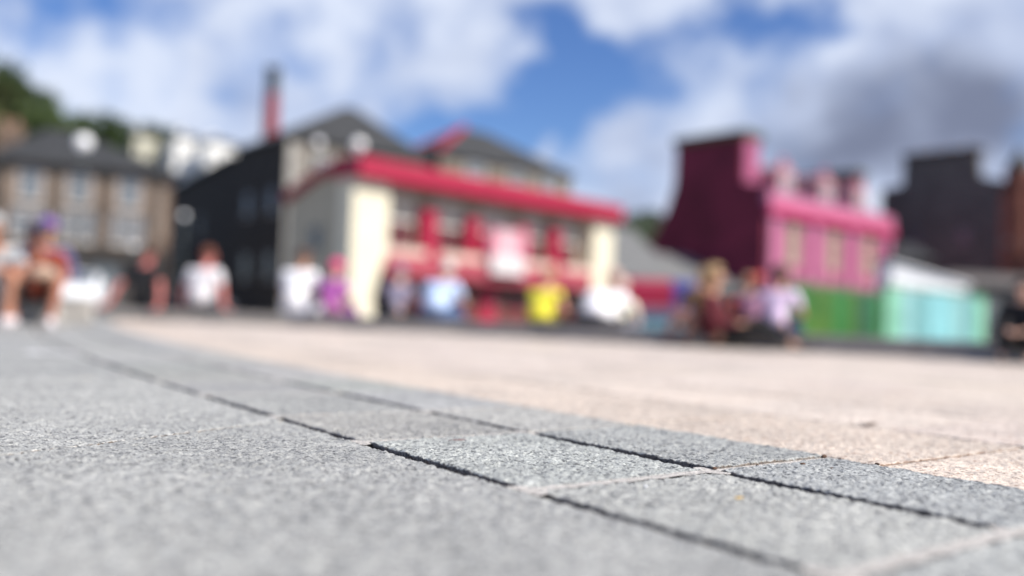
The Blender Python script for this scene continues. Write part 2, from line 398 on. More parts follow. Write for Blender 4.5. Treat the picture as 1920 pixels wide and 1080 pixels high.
# ledge: low granite step round the plaza
M_ledge = mat('ledge_granite', (.34, .32, .295), .75, .2, 14, bump=.5, bscale=160)
seg = []
for (xa, ya), (xb, yb) in zip(LEDGE, LEDGE[1:]):
    L_ = math.hypot(xb-xa, yb-ya); n = max(1, round(L_/1.1))
    for i in range(n): seg.append(((xa+(xb-xa)*i/n, ya+(yb-ya)*i/n), (xa+(xb-xa)*(i+1)/n, ya+(yb-ya)*(i+1)/n)))
root = empty('stone_step', (0, 10, 0)); tag(root, 'long low dark granite step that people sit on along the far edge of the plaza', 'step')
for (p, q) in seg:
    d = Vector((q[0]-p[0], q[1]-p[1])).normalized(); n_ = Vector((d.y, -d.x))
    if n_.y < 0: n_ = -n_
    g_ = .004; a = Vector(p)+d*g_; c = Vector(q)-d*g_; w = .46
    mb = MB(); mb.prism([tuple(a), tuple(c), tuple(c+n_*w), tuple(a+n_*w)], -.165, .16, 'z')
    o = mb.build('step_block', M_ledge, root); o.location = (0, -10, 0)
    bm = bmesh.new(); bm.from_mesh(o.data); bmesh.ops.bevel(bm, geom=list(bm.edges), offset=.008, segments=2, affect='EDGES'); bm.to_mesh(o.data); bm.free()

# small debris on the paving
def debris(px, py, w, h, m, name, label, cat, rz=0.0, flat=False):
    d = pix(px, py); q = d*(-HCAM/d.z); mb = MB(); n = 9
    if flat:
        pts = [(w*math.cos(2*math.pi*i/n)*(1+.25*math.sin(i*2.3)), w*.55*math.sin(2*math.pi*i/n), h*.5+h*.5*math.sin(i*1.9)) for i in range(n)]
        b0 = len(mb.v); mb.v += pts + [(x*.9, y*.9, z+.0006) for x, y, z in pts]; mb.f += [tuple(range(n))[::-1], tuple(range(n, 2*n))]+[(i, (i+1) % n, n+(i+1) % n, n+i) for i in range(n)]
    else:
        mb.ball((0, 0, h*.4), w, w*.7, h, 9, 6); mb.v = [(x*(1+.3*math.sin(z*900+y*500)), y*(1+.3*math.sin(x*800)), z) for x, y, z in mb.v]
    o = mb.build(name, m, smooth=not flat); o.location = (q.x, q.y, .0006); o.rotation_euler = (0, 0, rz); tag(o, label, cat); return o
M_leaf = mat('dead_leaf', (.10, .055, .035), .8, .3, 200); M_yel = mat('yellow_petal', (.75, .50, .16), .7, .2, 200)
debris(1630, 798, .026, .006, M_leaf, 'dead_leaf', 'small curled brown dead leaf lying on the pink slabs at right', 'leaf', .3, True)
debris(1385, 935, .0065, .0012, M_yel, 'petal', 'tiny yellow petal on the grey slab right of centre', 'petal', .2, True)
debris(855, 826, .020, .0012, mat('brown_scrap', (.16, .09, .08), .8, .3, 200), 'leaf_scrap', 'thin dark brown scrap lying along the pale joint at centre', 'leaf', .1, True)
debris(1590, 925, .006, .0012, mat('orange_scrap', (.42, .22, .11), .8, .3, 200), 'leaf_scrap', 'tiny orange brown scrap beside the second dark joint at right', 'leaf', .1, True)
M_quartz = mat('white_chip', (.9, .9, .9), .12, .05, 50, spec=1.0)
debris(1211, 914, .0022, .002, M_quartz, 'stone_chip', 'glinting white stone chip on the grey slab below the centre joint', 'stone chip')
debris(1318, 845, .0022, .002, M_quartz, 'stone_chip', 'glinting white stone chip on the small grey slab nearest the pink paving', 'stone chip')
debris(95, 663, .11, .004, mat('white_paper', (.85, .85, .85), .8, .05, 30), 'paper_scrap', 'flat white scrap of paper on the grey paving at far left', 'paper', .2, True)
for i, (px, py, w, wh) in enumerate([(1505, 872, .004, 'just before the pink slab corner'), (1545, 858, .006, 'right on the corner of the pink slabs'), (1420, 874, .003, 'in the pale cross joint at right'), (1645, 872, .004, 'on the pink side of the third joint'), (1560, 880, .003, 'on the grey slab below the pink corner'), (1340, 880, .004, 'where the second dark joint ends in mortar')]):
    tag(debris(px, py, w, w*.6, M_leaf, 'grit_crumb', 'dark crumb of grit '+wh, 'grit', i*.7), group='crumbs of grit on the paving')

# ------------------------------------------------------------------ buildings
M_glass = mat('window_glass', (.10, .12, .14), .12, .2, .5, spec=.8)
M_slate = mat('roof_slate', (.042, .043, .044), .65, .25, 2.5, brick=((.35, .22), (.5, .5, .5)))
M_wframe = mat('white_window_frame', (.78, .77, .74), .6, .06, 4)
M_dframe = mat('dark_window_frame', (.12, .10, .09), .6)
M_lead = mat('lead_pipe', (.07, .085, .085), .6)

def bldg(name, label, cat, D, px, az):
    """local x runs along the front, local y into the depth"""
    return tag(empty(name, (gx(px, D), D, -.17), R(90-az)), label, cat)
def hip_roof(x0, x1, y0, y1, z0, zr, ov=.3, ridge=None, t=.12, along='x'):
    mb = MB(); x0 -= ov; x1 += ov; y0 -= ov; y1 += ov
    if ridge is None: ridge = ((x0+(y1-y0)/2, (y0+y1)/2), (x1-(y1-y0)/2, (y0+y1)/2))
    (ax, ay), (bx, by) = ridge
    A, B, Cc, Dd = (x0, y0, z0), (x1, y0, z0), (x1, y1, z0), (x0, y1, z0); P, Q = (ax, ay, zr), (bx, by, zr)
    lo = lambda p: (p[0], p[1], p[2]-t)
    if along == 'x': mb.face(A, B, Q, P); mb.face(B, Cc, Q); mb.face(Cc, Dd, P, Q); mb.face(Dd, A, P)
    for a, c in ((A, B), (B, Cc), (Cc, Dd), (Dd, A)): mb.face(lo(a), lo(c), c, a)
    mb.face(lo(A), lo(Dd), lo(Cc), lo(B)); return mb
def win(parent, x, z, w, h, face='front', y=0.0, frame=M_wframe, glass=None, bars=(1, 1), proud=.04, sill=True, name='window'):
    """frame > pane; placed just proud of the wall with the pane set back in the frame"""
    fr = MB(); t = .09; o0 = -proud
    def bx(mb, a0, a1, d0, d1, z0, z1):
        if face == 'front': mb.box(a0, a1, y+d0, y+d1, z0, z1)
        elif face == 'left': mb.box(y+d0, y+d1, a0, a1, z0, z1)
    bx(fr, x-w/2-t, x-w/2, o0, .05, z-t, z+h+t); bx(fr, x+w/2, x+w/2+t, o0, .05, z-t, z+h+t)
    bx(fr, x-w/2, x+w/2, o0, .05, z+h, z+h+t); bx(fr, x-w/2, x+w/2, o0, .05, z-t, z)
    for i in range(bars[0]):
        c = x-w/2+w*(i+1)/(bars[0]+1); bx(fr, c-.03, c+.03, o0+.006, .04, z, z+h)
    if bars[1]: 
        bx(fr, x-w/2, x+w/2, o0+.009, .038, z+h/2-.03, z+h/2+.03)
    f = fr.build(name, frame, parent)
    p = MB(); bx(p, x-w/2, x+w/2, -.012, .03, z, z+h); p.build('pane', glass or M_glass, f)
    if sill:
        s = MB(); bx(s, x-w/2-.15, x+w/2+.15, o0-.06, .02, z-t-.12, z-t-.003); s.build('sill', M_sill, f)
    return f
M_sill = mat('sandstone_sill', (.42, .37, .31), .85)

# --- cream and red hall with the balcony
M_cream = mat('cream_render', (.74, .68, .52), .8, .05, 1.5); M_cream_shade = mat('shaded_cream_wall', (.44, .39, .29), .85, .08, 1.5)  # second cream is darkened: the wall's shade is put into its colour
M_red = mat('red_paint', (.35, .012, .045), .5, .12, 1.2); M_red2 = mat('faded_red_paint', (.36, .06, .085), .6, .15, 1.5)
M_dred = mat('dark_red_wall', (.13, .035, .03), .7, .3, 1.0); M_brown = mat('brown_shopfront', (.13, .085, .06), .7, .3, 1.0)
M_bwin = mat('cream_blind', (.55, .50, .40), .7, .1, 2)
hall = bldg('town_hall', 'cream hall with red flat roof edge, red balcony and two thick cream end piers', 'building', 35, 646, 42)
Lh = 17.3; Dh = 4.2
MB().box(1.8, 15.4, .55, Dh, 1.95, 5.75).build('wall', M_cream_shade, hall)
# side wall with curved verge
n = 12
# profile: y from Dh (low, back) to 0 (high, front)
arc = [(Dh*(1-i/n), 4.85+1.1*math.sin(i/n*math.pi/2)) for i in range(n+1)]
MB().prism([(0.02, 0), (Dh, 0)] + arc[:-1] + [(0.02, 5.95)], 0.03, .5, 'x').build('side_wall', M_cream_shade, hall)
vb = MB()
for (a, za), (c, zc) in zip(arc, arc[1:]):
    vb.prism([(a+.05, za), (c+.05, zc), (c+.05, zc+.42), (a+.05, za+.42)], -.18, .62, 'x')
vb.build('curved_verge', mat('shaded_red_verge', (.30, .02, .035), .6, .1, 2), hall)
def pier(x0, x1, flare=0):
    mb = MB()
    if flare:
        # inner edge curves in towards the foot
        pts = [(x0, 0), (x1-.45, 0), (x1-.68, .9), (x1-.55, 1.5), (x1-.32, 2.1), (x1-.1, 2.6), (x1, 3.0), (x1, 5.6), (x0, 5.6)]
        mb.prism(pts, -.25, .6, 'y')
    else: mb.box(x0, x1, -.25, .6, 0, 5.6)
    return mb.build('pier', M_cream, hall)
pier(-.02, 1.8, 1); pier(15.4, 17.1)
MB().box(-.15, Lh, -.75, 0.9, 5.62, 6.42).build('roof_fascia', M_red, hall)
MB().prism([(.9, 5.9), (Dh+.2, 5.5), (Dh+.2, 5.62), (.9, 6.3)], .7, Lh-.1, 'x').build('roof', M_slate, hall)
MB().box(1.802, 15.398, -.2, .545, 1.95, 2.62).build('balcony_beam', M_red2, hall)
MB().box(1.802, 15.398, -.15, .3, 2.622, 3.1).build('balcony_parapet', mat('balcony_cream', (.66, .50, .42), .7, .12, 1.5), hall)
MB().box(1.802, 15.398, -.22, -.152, 2.5, 2.78).build('balcony_rail', M_red2, hall)
for s_ in (4.4, 12.8): MB().box(s_-.42, s_+.42, .1, .54, 2.75 if False else 3.105, 4.9).build('red_pilaster', M_red, hall)
for s_ in (4.4, 12.8): MB().box(s_-.36, s_+.36, -.19, -.151, 2.79, 3.3).build('red_banner', M_red, hall)
for s_ in (7.05, 10.4): MB().box(s_-.38, s_+.38, .1, .54, 3.105, 4.75).build('red_pilaster', M_red, hall)
for s_, w_ in ((2.95, 1.5), (5.75, 1.5), (8.7, 1.6), (11.45, 1.2), (14.2, 1.3)):
    f = win(hall, s_, 4.3, w_, .95, y=.55, frame=M_wframe, glass=M_bwin, bars=(1, 0), sill=False)
    f = win(hall, s_, 3.15, w_, 1.0, y=.55, frame=M_dred, glass=mat('dark_red_glass', (.10, .03, .035), .25, .3, 1), bars=(2, 0), sill=False)
MB().box(7.65, 9.85, -.5, -.23, 2.35, 3.15).build('white_signboard', mat('white_board', (.66, .62, .61), .5, .03, 2), hall)
MB().box(7.9, 9.7, -.4, -.15 if False else -.24, 3.155, 4.4).build('pink_banner', mat('pink_banner', (.62, .38, .42), .6, .06, 3), hall)
for s_ in (7.6, 9.95): MB().box(s_-.12, s_+.12, -.42, -.24, 3.155, 4.3).build('pink_curtain', mat('deep_pink_cloth', (.75, .16, .27), .7, .1, 4), hall)
MB().box(1.85, 15.4, .9, Dh, 0, 1.945).build('shopfront', M_brown, hall)
for i, s_ in enumerate((3.4, 5.2, 7.0, 10.8, 12.6, 14.4)):
    win(hall, s_, .75, 1.3, .95, y=.9, frame=M_red2, glass=mat('shop_glass', (.05, .025, .025), .2, .3, 1), bars=(1, 0), sill=False, name='shop_window')
dr = MB().box(8.35, 9.45, .82, .9, 0, 1.8).build('door', M_red, hall); MB().box(9.25, 9.3, .77, .815, .8, 1.1).build('handle', M_wframe, dr)
MB().box(2.3, 15.38, .84, .895, .0, .5).build('stall_riser', M_dred, hall) if False else None
MB().box(2.32, 8.3, .86, .897, .0, .62).build('stall_riser', M_dred, hall); MB().box(9.5, 15.38, .86, .897, .0, .62).build('stall_riser', M_dred, hall)
MB().box(2.32, 15.38, .855, .897, 1.76, 1.94).build('shop_fascia', M_dred, hall)
MB().box(2.2, 15.5, .0 , .88, .0, .04).build('doorstep', M_ledge, hall)
fw = win(hall, 2.1, 2.9, .55, .8, 'left', y=.03, frame=M_dframe, bars=(0, 1), sill=False)
fb = MB(); fb.ball((.1, -.3, 6.85), .26); fb.tube((.1, -.3, 6.42), (.1, -.3, 6.65), .07); fb.build('ball_finial', mat('white_globe', (.9, .9, .88), .3, .03, 2), hall, smooth=True)

# --- distillery: gabled wing darkened for shade, stone front block, second block, brick chimney stack
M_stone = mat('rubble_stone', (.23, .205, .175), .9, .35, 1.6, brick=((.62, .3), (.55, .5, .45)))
M_stone_shade = mat('shaded_rubble_stone', (.055, .047, .038), .9, .3, 1.6, brick=((.62, .3), (.6, .6, .6)))  # rubble stone with the shade of walls facing away put in its colour
M_quoin = mat('pale_quoin', (.36, .34, .31), .85, .15, 3)
dist = bldg('stone_distillery', 'tall grey rubble stone block with slate hip roof behind the cream hall', 'building', 56, 527, 50)
MB().box(0, 10.3, .02, 8, 0, 11.2).build('wall', M_stone, dist)
MB().box(-.03, -.002, .0, 8, 0, 11.18).build('gable_wall', M_stone_shade, dist)
mb = MB()
for i in range(18): mb.box(-.05, .55 if i % 2 else .9, -.04, .016, i*.61, i*.61+.58)
mb.build('corner_quoins', M_quoin, dist)
hip_roof(0, 10.3, 0, 8, 11.23, 14.7, .3, ridge=((6.0, 4), (6.9, 4))).build('roof', M_slate, dist)
for x in (2.4, 5.6, 8.8):
    win(dist, x, 8.6, 1.1, 1.5, y=.02); win(dist, x, 5.2, 1.1, 1.7, y=.02)
wing = bldg('distillery_wing', 'long stone warehouse wing, shade painted into its walls, left of the stone block', 'building', 56, 527, 50)
mb = MB(); mb.prism([(8.003, 0), (31, 0), (31, 8.6), (20, 9.4), (15, 9.95), (8.003, 10.75)], -.03, 9, 'x'); mb.build('wall', M_stone_shade, wing)
mb = MB(); mb.prism([(8.35, 10.75), (15, 9.99), (20, 9.43), (31.2, 8.62), (31.2, 8.8), (20, 9.62), (15, 10.2), (8.35, 10.95)], -.3, 9.3, 'x'); mb.build('roof', M_slate, wing)
for i, y_ in enumerate((14, 17.5, 21, 24.5, 28)):
    win(wing, y_, 5.8-.1*i, .9, 1.3, 'left', y=-.03, frame=M_dframe); win(wing, y_, 2.0, .9, 1.5, 'left', y=-.03, frame=M_dframe)
MB().box(-1.2, -.25, 15, 19, 4.05, 4.35).build('canopy', mat('dull_lead_canopy', (.10, .10, .105)), wing)
for i, y_ in enumerate((2, 5.6)):
    win(dist, y_, 6.6, .9, 1.4, 'left', y=-.03, frame=M_dframe); win(dist, y_, 2.4, .9, 1.5, 'left', y=-.03, frame=M_dframe)
ds2 = bldg('stone_warehouse', 'stone warehouse with slate roof, red gable verge and three windows high above the cream hall', 'building', 64, 812, 50)
MB().box(0, 12.9, 0.02, 6, 0, 11.9).build('wall', mat('warm_rubble', (.27, .235, .19), .9, .35, 1.6, brick=((.6, .3), (.5, .45, .4))), ds2)
MB().box(-.03, -.002, .02, 6, 0, 11.89).build('gable_wall', M_stone_shade, ds2)
hip_roof(0, 12.9, 0, 6, 11.93, 14.75, .3, ridge=((4.4, 3), (6.4, 3))).build('roof', M_slate, ds2)
mb = MB(); mb.tube((-.32, -.32, 12.0), (4.4, 3, 14.85), .18, .18, 6); mb.tube((-.32, 6.3, 12.0), (4.4, 3, 14.85), .18, .18, 6); mb.build('red_verge', M_red, ds2)
for x in (3.3, 7.3, 10.6): win(ds2, x, 9.9, 1.5, 1.6, y=.02, bars=(1, 1))
def chimney_stack():
    D = 78; x = gx(493, D, 560); r = empty('factory_chimney', (x, D, -.17)); tag(r, 'tall slim round chimney, red brick below and black at the top', 'chimney')
    MB().tube((0, 0, 0), (0, 0, 19.0), .95, .58, 20).build('brick_shaft', mat('red_brick', (.25, .018, .022), .85, .2, 1.5), r)
    mb = MB().tube((0, 0, 19.003), (0, 0, 20.9), .58, .54, 20); mb.tube((0, 0, 20.9), (0, 0, 21.3), .64, .64, 20); mb.build('black_top', mat('sooty_brick', (.022, .028, .032), .8, .2, 2), r)
chimney_stack()

# --- house at the left
M_hs = mat('pinkish_sandstone', (.20, .14, .105), .9, .35, 1.3, brick=((.7, .33), (.6, .55, .5))); M_hq = mat('pale_dressed_stone', (.28, .22, .175), .85, .15, 2)
hl = bldg('stone_house', 'three storey pinkish stone house with hipped slate roof below the wooded hill', 'building', 47.6, -25, 62)
Lx = 8.8
MB().box(0, Lx, 0.02, 7, 0, 7.85).build('wall', M_hs, hl)
hip_roof(0, Lx, 0, 7, 7.88, 10.3, .5, ridge=((2.4, 3.5), (3.8, 3.5))).build('roof', M_slate, hl)
MB().box(-.02, Lx+.02, -.06, .017, 7.6, 7.84).build('eaves_course', mat('dark_gutter_board', (.09, .08, .075)), hl)
for x in (.35, 2.85, 5.3, 7.95): MB().tube((x, -.12, 3.4), (x, -.12, 7.6), .10, n=8).build('drain_pipe', M_lead, hl)
for x in (1.67, 4.05, 6.6):
    for z in (5.85, 3.8):
        for q in ((-.0, ) if z > 5 else (-.45, .45)):
            w = .95 if z > 5 else .55
            win(hl, x+q, z, w, 1.5, y=.02, frame=mat('dull_white_frame', (.42, .41, .40), .6), bars=(1, 1) if z > 5 else (0, 1), sill=True)
            if z > 5: 
                mb = MB()
                mb.box(x+q-w/2-.36, x+q-w/2-.095, -.03, .015, z-.2, z+1.6); mb.box(x+q+w/2+.095, x+q+w/2+.36, -.03, .015, z-.2, z+1.6)
                mb.build('window_surround', M_hq, hl)
MB().box(8.2, 8.5, -.04, .016, 4.2, 7.0).build('corner_strip', M_hq, hl)
MB().box(.1, Lx-.1, -.35, .0, 2.85, 3.4).build('shop_fascia', mat('black_fascia', (.04, .035, .03), .6), hl)
MB().box(.05, Lx-.05, -.02, .016, 0, 2.845).build('shopfront', mat('dark_shopfront', (.045, .035, .03), .6), hl)
for x in (1.3, 3.4, 5.5, 7.6): win(hl, x, .5, 1.5, 2.0, y=-.02, frame=M_dframe, sill=False, name='shop_window')
ch = MB().box(-.2, 1.2, 3.0, 3.9, 8.2, 10.2).build('chimney', M_hs, hl)
for k in range(2): MB().tube((.2+.6*k, 3.45, 10.2), (.2+.6*k, 3.45, 10.6), .14, .12, 8).build('chimney_pot', mat('clay_pot', (.34, .2, .13)), ch)

# --- pink hotel on the right
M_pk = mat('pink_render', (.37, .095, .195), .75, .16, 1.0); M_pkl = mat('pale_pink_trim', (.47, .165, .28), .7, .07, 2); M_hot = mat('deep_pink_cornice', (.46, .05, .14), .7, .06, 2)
M_pk_shade = mat('shaded_pink_render', (.17, .018, .042), .8, .3, .5)  # darker copy of the pink render, shade painted into its colour
hot = bldg('pink_hotel', 'bright pink hotel with shade-painted gable end, tall wall chimney and three round dormers', 'building', 61, 1438, 47.7)
Lp = 17.6; Dp = 12.5
MB().box(.4, Lp, .02, 8.5, 0, 8.5).build('front_wall', M_pk, hot)
# gable end profile with stack (y, z)
gp = [(0.02, 0), (Dp, 0), (Dp+1.2, 5.7), (10.3, 6.6), (9.0, 8.6), (7.2, 10.4), (7.2, 12.6), (1.9, 12.6), (1.9, 9.9), (.02, 9.3)]
gp = [(0.02, 0), (10.4, 0), (10.4, 5.6), (9.4, 7.0), (8.3, 8.9), (7.7, 10.6), (7.6, 13.4), (1.9, 13.4), (1.9, 10.3), (.02, 9.9)]
MB().prism(gp, -.5, .35, 'x').build('gable_wall', M_pk_shade, hot)
cs = MB().box(-.52, 1.5, 1.88, 7.62, 10.2, 13.42).build('chimney_stack', M_pk_shade, hot)
MB().box(-.7, 1.7, 1.7, 7.8, 13.425, 13.95).build('chimney_cope', mat('mossy_cope', (.07, .075, .035), .9, .3, 3), cs)
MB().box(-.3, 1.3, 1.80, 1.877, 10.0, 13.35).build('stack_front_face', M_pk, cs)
mb = MB(); mb.prism([(.3, 8.9), (3.2, 11.6), (6.2, 12.3), (8.2, 8.9)], .36, Lp-.05, 'x'); mb.build('roof', M_slate, hot)
MB().box(-.52, Lp+.15, -.42, .0, 8.0, 8.75).build('cornice', M_hot, hot)
MB().box(-.51, Lp+.1, -.3, .2, 8.753, 9.6).build('parapet', M_pkl, hot)
for x in (.35, 5.9, 11.4, Lp-.5): MB().box(x-.45, x+.45, -.22, .016, 0, 7.99).build('pilaster', M_pkl, hot)
for x in (3.1, 8.7, 14.1):
    w_ = win(hot, x, 4.9, 1.3, 2.1, y=.02, bars=(1, 1), frame=mat('cream_frame', (.60, .52, .36)), glass=mat('green_glass', (.22, .22, .14), .3, .3, 2))
    mb = MB(); mb.prism([(x+.95*math.cos(t), 7.1+.55*math.sin(t)) for t in [math.pi*i/10 for i in range(11)]], -.06, .016, 'y'); mb.build('window_arch', mat('green_grey_arch', (.25, .22, .16)), hot)
    win(hot, x, 1.2, 1.6, 2.3, y=.02, bars=(1, 1), frame=mat('cream_frame', (.60, .52, .36)))
for x in (2.4, 8.0, 13.2):
    dd = MB(); dd.prism([(x-.9, 9.6), (x+.9, 9.6), (x+.9, 11.0)] + [(x+.9*math.cos(t), 11.0+.75*math.sin(t)) for t in [math.pi*i/8 for i in range(1, 8)]] + [(x-.9, 11.0)], .25, 3.2, 'y')
    d_ = dd.build('dormer', mat('dormer_pink', (.46, .22, .25), .7), hot)
    win(d_, x, 9.75, .9, 1.15, y=.25, bars=(1, 1), sill=False)
    MB().ball((x, .6, 12.0), .28).build('ball_finial', M_pkl, d_, smooth=True)
cs2 = MB().box(Lp-1.6, Lp, 2.2, 9.0, 8.9, 13.0).build('chimney_stack', mat('dark_plum_stack', (.12, .03, .05), .8), hot)
MB().box(Lp-1.75, Lp+.15, 2.0, 9.2, 13.003, 13.4).build('chimney_cope', mat('mossy_cope', (.07, .075, .035)), cs2)

# --- grey gable building further right
gry = bldg('grey_tenement', 'tall dark grey gable-ended tenement with a broad wall chimney right of the pink hotel', 'building', 70, 1880, 47)
M_gr = mat('grey_harling', (.12, .108, .095), .9, .3, .8)
gp = [(0.02, 0), (9.8, 0), (9.8, 12.5), (8.0, 12.7), (7.9, 14.9), (2.0, 14.9), (1.9, 12.9), (0.02, 12.4)]
MB().prism(gp, 0, .6, 'x').build('gable_wall', M_gr, gry)
MB().box(.62, 12, 0.02, 9.8, 0, 10.6).build('wall', M_gr, gry)
MB().prism([(-.2, 10.65), (10.0, 10.9), (5, 13.2)], .62, 12, 'x').build('roof', M_slate, gry)
MB().box(-.1, 1.2, 1.9, 8.0, 14.903, 15.3).build('chimney_cope', mat('dark_cope', (.04, .036, .032)), gry)
for y_ in (3.0, 4.4, 5.8, 7.0): MB().tube((.5, y_, 15.3), (.5, y_, 15.6), .2, .18, 8).build('chimney_pot', mat('clay_pot', (.34, .2, .13)), gry)
for y_ in (3, 7):
    for z in (4, 7.6): win(gry, y_, z, .8, 1.3, 'left', y=0, frame=M_dframe)
brn = bldg('brown_outbuilding', 'small dark brown outbuilding rising above the white cabin', 'building', 52, 1748, 100)
MB().box(-2.4, 0, 0, 2.5, 0, 4.6).build('wall', mat('brown_harling', (.07, .048, .04), .9, .2, 1), brn)
hip_roof(-2.4, 0, 0, 2.5, 4.63, 5.6, .15, ridge=((-1.5, 1.25), (-.9, 1.25))).build('roof', M_slate, brn)
win(brn, -1.2, 2.6, .8, 1.1, y=0, frame=M_dframe)

# --- red sandstone building at the right edge
red = bldg('sandstone_bank', 'red sandstone building with corner turret at the right edge', 'building', 58, 1882, 116)
M_rs = mat('red_sandstone', (.27, .10, .065), .9, .25, 1.4, brick=((.7, .33), (.65, .6, .6)))
MB().box(0, 9, 0.02, 7, 0, 10.2).build('wall', M_rs, red)
MB().box(-.1, 9.1, -.15, .017, 6.2, 6.5).build('string_course', M_hq, red)
hip_roof(0, 9, 0, 7, 10.23, 12.2, .2).build('roof', M_slate, red)
tr = MB().tube((.75, .5, 5.5), (.75, .5, 11.0), .8, .8, 14).build('turret', M_rs, red); MB().tube((.75, .5, 11.005), (.75, .5, 12.6), .9, .03, 14).build('turret_roof', M_slate, tr)
for x in (2.6, 5.2, 7.6):
    for z in (3.6, 7.4): win(red, x, z, 1.1, 1.6, y=.02)
shp = bldg('dark_shop', 'low black single storey shopfront with grey fascia in front of the sandstone building', 'building', 47, 1772, 78)
MB().box(0, 14, 0, 3.6, 0, 2.95).build('wall', mat('black_shop_wall', (.035, .035, .037), .6), shp)
MB().box(-.1, 14.1, -.35, 3.7, 2.955, 3.55).build('fascia', mat('grey_shop_fascia', (.16, .145, .14), .8), shp)
for x in (2, 5.2, 8.4, 11.6): win(shp, x, .7, 2.4, 1.5, y=0, frame=M_dframe, sill=False, name='shop_window')

# --- low slate-roofed shed between hall and hotel
sh = bldg('slate_roof_shed', 'low building with a pale grey ribbed roof between the cream hall and pink hotel', 'building', 56, 1135, 62)
MB().box(0, 14, .02, 9, 0, 3.2).build('wall', mat('grey_shed_wall', (.13, .13, .135), .85), sh)
M_rib = mat('grey_roof_sheet', (.17, .172, .17), .6, .1, 1.0)
mb = MB(); mb.prism([(-.4, 3.15), (5.2, 6.7), (9.4, 3.2), (9.4, 3.32), (5.2, 6.88), (-.4, 3.3)], -.3, 5.5, 'x'); mb.build('roof', M_rib, sh)
mb = MB(); mb.prism([(-.4, 2.7), (5.2, 5.2), (9.4, 3.1), (9.4, 3.22), (5.2, 5.35), (-.4, 2.85)], 5.52, 14.0, 'x'); mb.build('lower_roof', M_rib, sh)
mb = MB()
for k in range(8):
    x = .2+k*.7; mb.prism([(-.38, 3.305), (5.2, 6.885), (5.2, 6.94), (-.38, 3.36)], x, x+.06, 'x')
mb.build('roof_seams', mat('roof_seam', (.15, .15, .15)), sh)
for x in (2, 5, 8, 11): win(sh, x, .8, 1.6, 1.1, y=.02, frame=M_dframe, sill=False)

# --- white marquee / cabin
cab = bldg('white_cabin', 'white single storey cabin with sloping roof behind the teal hoarding', 'building', 40, 1670, 75)
mb = MB(); mb.prism([(0, 0), (4.0, 0), (4.0, 2.55), (0, 3.35)], 0, 1.0, 'y'); mb.build('wall', mat('white_cladding', (.84, .84, .85), .6, .05, 2), cab)
mb = MB(); mb.prism([(-.1, 3.40), (4.15, 2.55), (4.15, 2.66), (-.1, 3.50)], -.12, 1.1, 'y'); mb.build('roof', mat('white_roof', (.8, .8, .8), .6), cab)
for x in (2.2, 2.9, 3.6): win(cab, x, 1.3, .3, 1.0, y=0, frame=M_wframe, bars=(0, 0), sill=False)

# --- hoardings
def hoarding(name, label, D0, px0, px1, D1, h, cols, mats, z=-.17, group=None):
    p0 = Vector((gx(px0, D0), D0)); p1 = Vector((gx(px1, D1), D1)); L_ = (p1-p0).length; ang = math.atan2(p1.y-p0.y, p1.x-p0.x)
    r = empty(name, (p0.x, p0.y, z), ang); tag(r, label, 'hoarding')
    for i in range(cols):
        a = L_/cols*i; c = L_/cols*(i+1)
        MB().box(a+.015, c-.015, 0, .05, .12, h).build('panel', mats[i % len(mats)], r)
        MB().box(a-.04, a+.04, .052, .14, 0, h+.05).build('post', mat('hoarding_post', (.12, .12, .11)), r)
    MB().box(0, L_, -.03, .12, h+.052, h+.12).build('top_rail', mat('hoarding_rail', (.10, .2, .11)), r)
    MB().box(0, L_, -.3, .4, -.0, .1).build('foot_block', mat('foot_concrete', (.2, .2, .2)), r)
g1 = mat('hoarding_green', (.038, .16, .026), .6, .3, 1.2, col2=(.09, .18, .03)); g2 = mat('hoarding_leaf_green', (.03, .17, .04), .6, .3, 1.2); g3 = mat('hoarding_bottle_green', (.02, .085, .05), .6, .3, 1.2)
hoarding('green_hoarding', 'row of mottled bright green site hoarding panels below the pink hotel', 25.5, 1480, 1654, 31, 1.62, 7, [g2, g1, g1, g2, g1, g3])
t1 = mat('hoarding_teal', (.18, .42, .39), .5, .25, 2.0, col2=(.30, .52, .52)); t2 = mat('hoarding_mint', (.19, .44, .29), .5, .25, 2); t3 = mat('hoarding_aqua', (.21, .47, .49), .5, .2, 2); t4 = mat('hoarding_dusty_teal', (.14, .32, .32), .5, .2, 2)
hoarding('teal_hoarding', 'row of pale teal and mint hoarding panels right of the green ones', 25.5, 1660, 1848, 30.5, 1.62, 8, [t2, t1, t4, t3, t3, t1, t4])

# --- market stall
M_dkc = mat('stall_blue_cloth', (.05, .05, .22), .8)
def stall():
    D = 25; x0 = gx(1178, D); r = empty('market_stall', (x0, D, -.17), R(-4)); tag(r, 'small market stall with red and navy canopy and teal counter cloth', 'market stall')
    w = 1.75
    for (x, y) in ((.05, 0), (w-.05, 0), (.05, 1.2), (w-.05, 1.2)): MB().tube((x, y, 0), (x, y, 1.3), .025, n=8).build('pole', M_lead, r)
    MB().prism([(-.15, .85), (-.15, 1.42), (.6, 1.62), (1.35, 1.42), (1.35, 1.38), (.6, 1.56), (-.08, 1.36), (-.1, .85)], -.05, w*.68, 'x').build('red_canopy', M_red, r)
    MB().prism([(-.15, .85), (-.15, 1.42), (.6, 1.62), (1.35, 1.42), (1.35, 1.38), (.6, 1.56), (-.08, 1.36), (-.1, .85)], w*.68+.003, w+.05, 'x').build('navy_canopy', M_dkc, r)
    MB().box(0, w, -.05, .0, .62, .84).build('pink_valance', mat('stall_pink', (.62, .38, .45), .8), r)
    MB().box(0, w, .02, .75, .25, .6).build('counter', mat('stall_teal', (.16, .32, .38), .8), r)
stall()

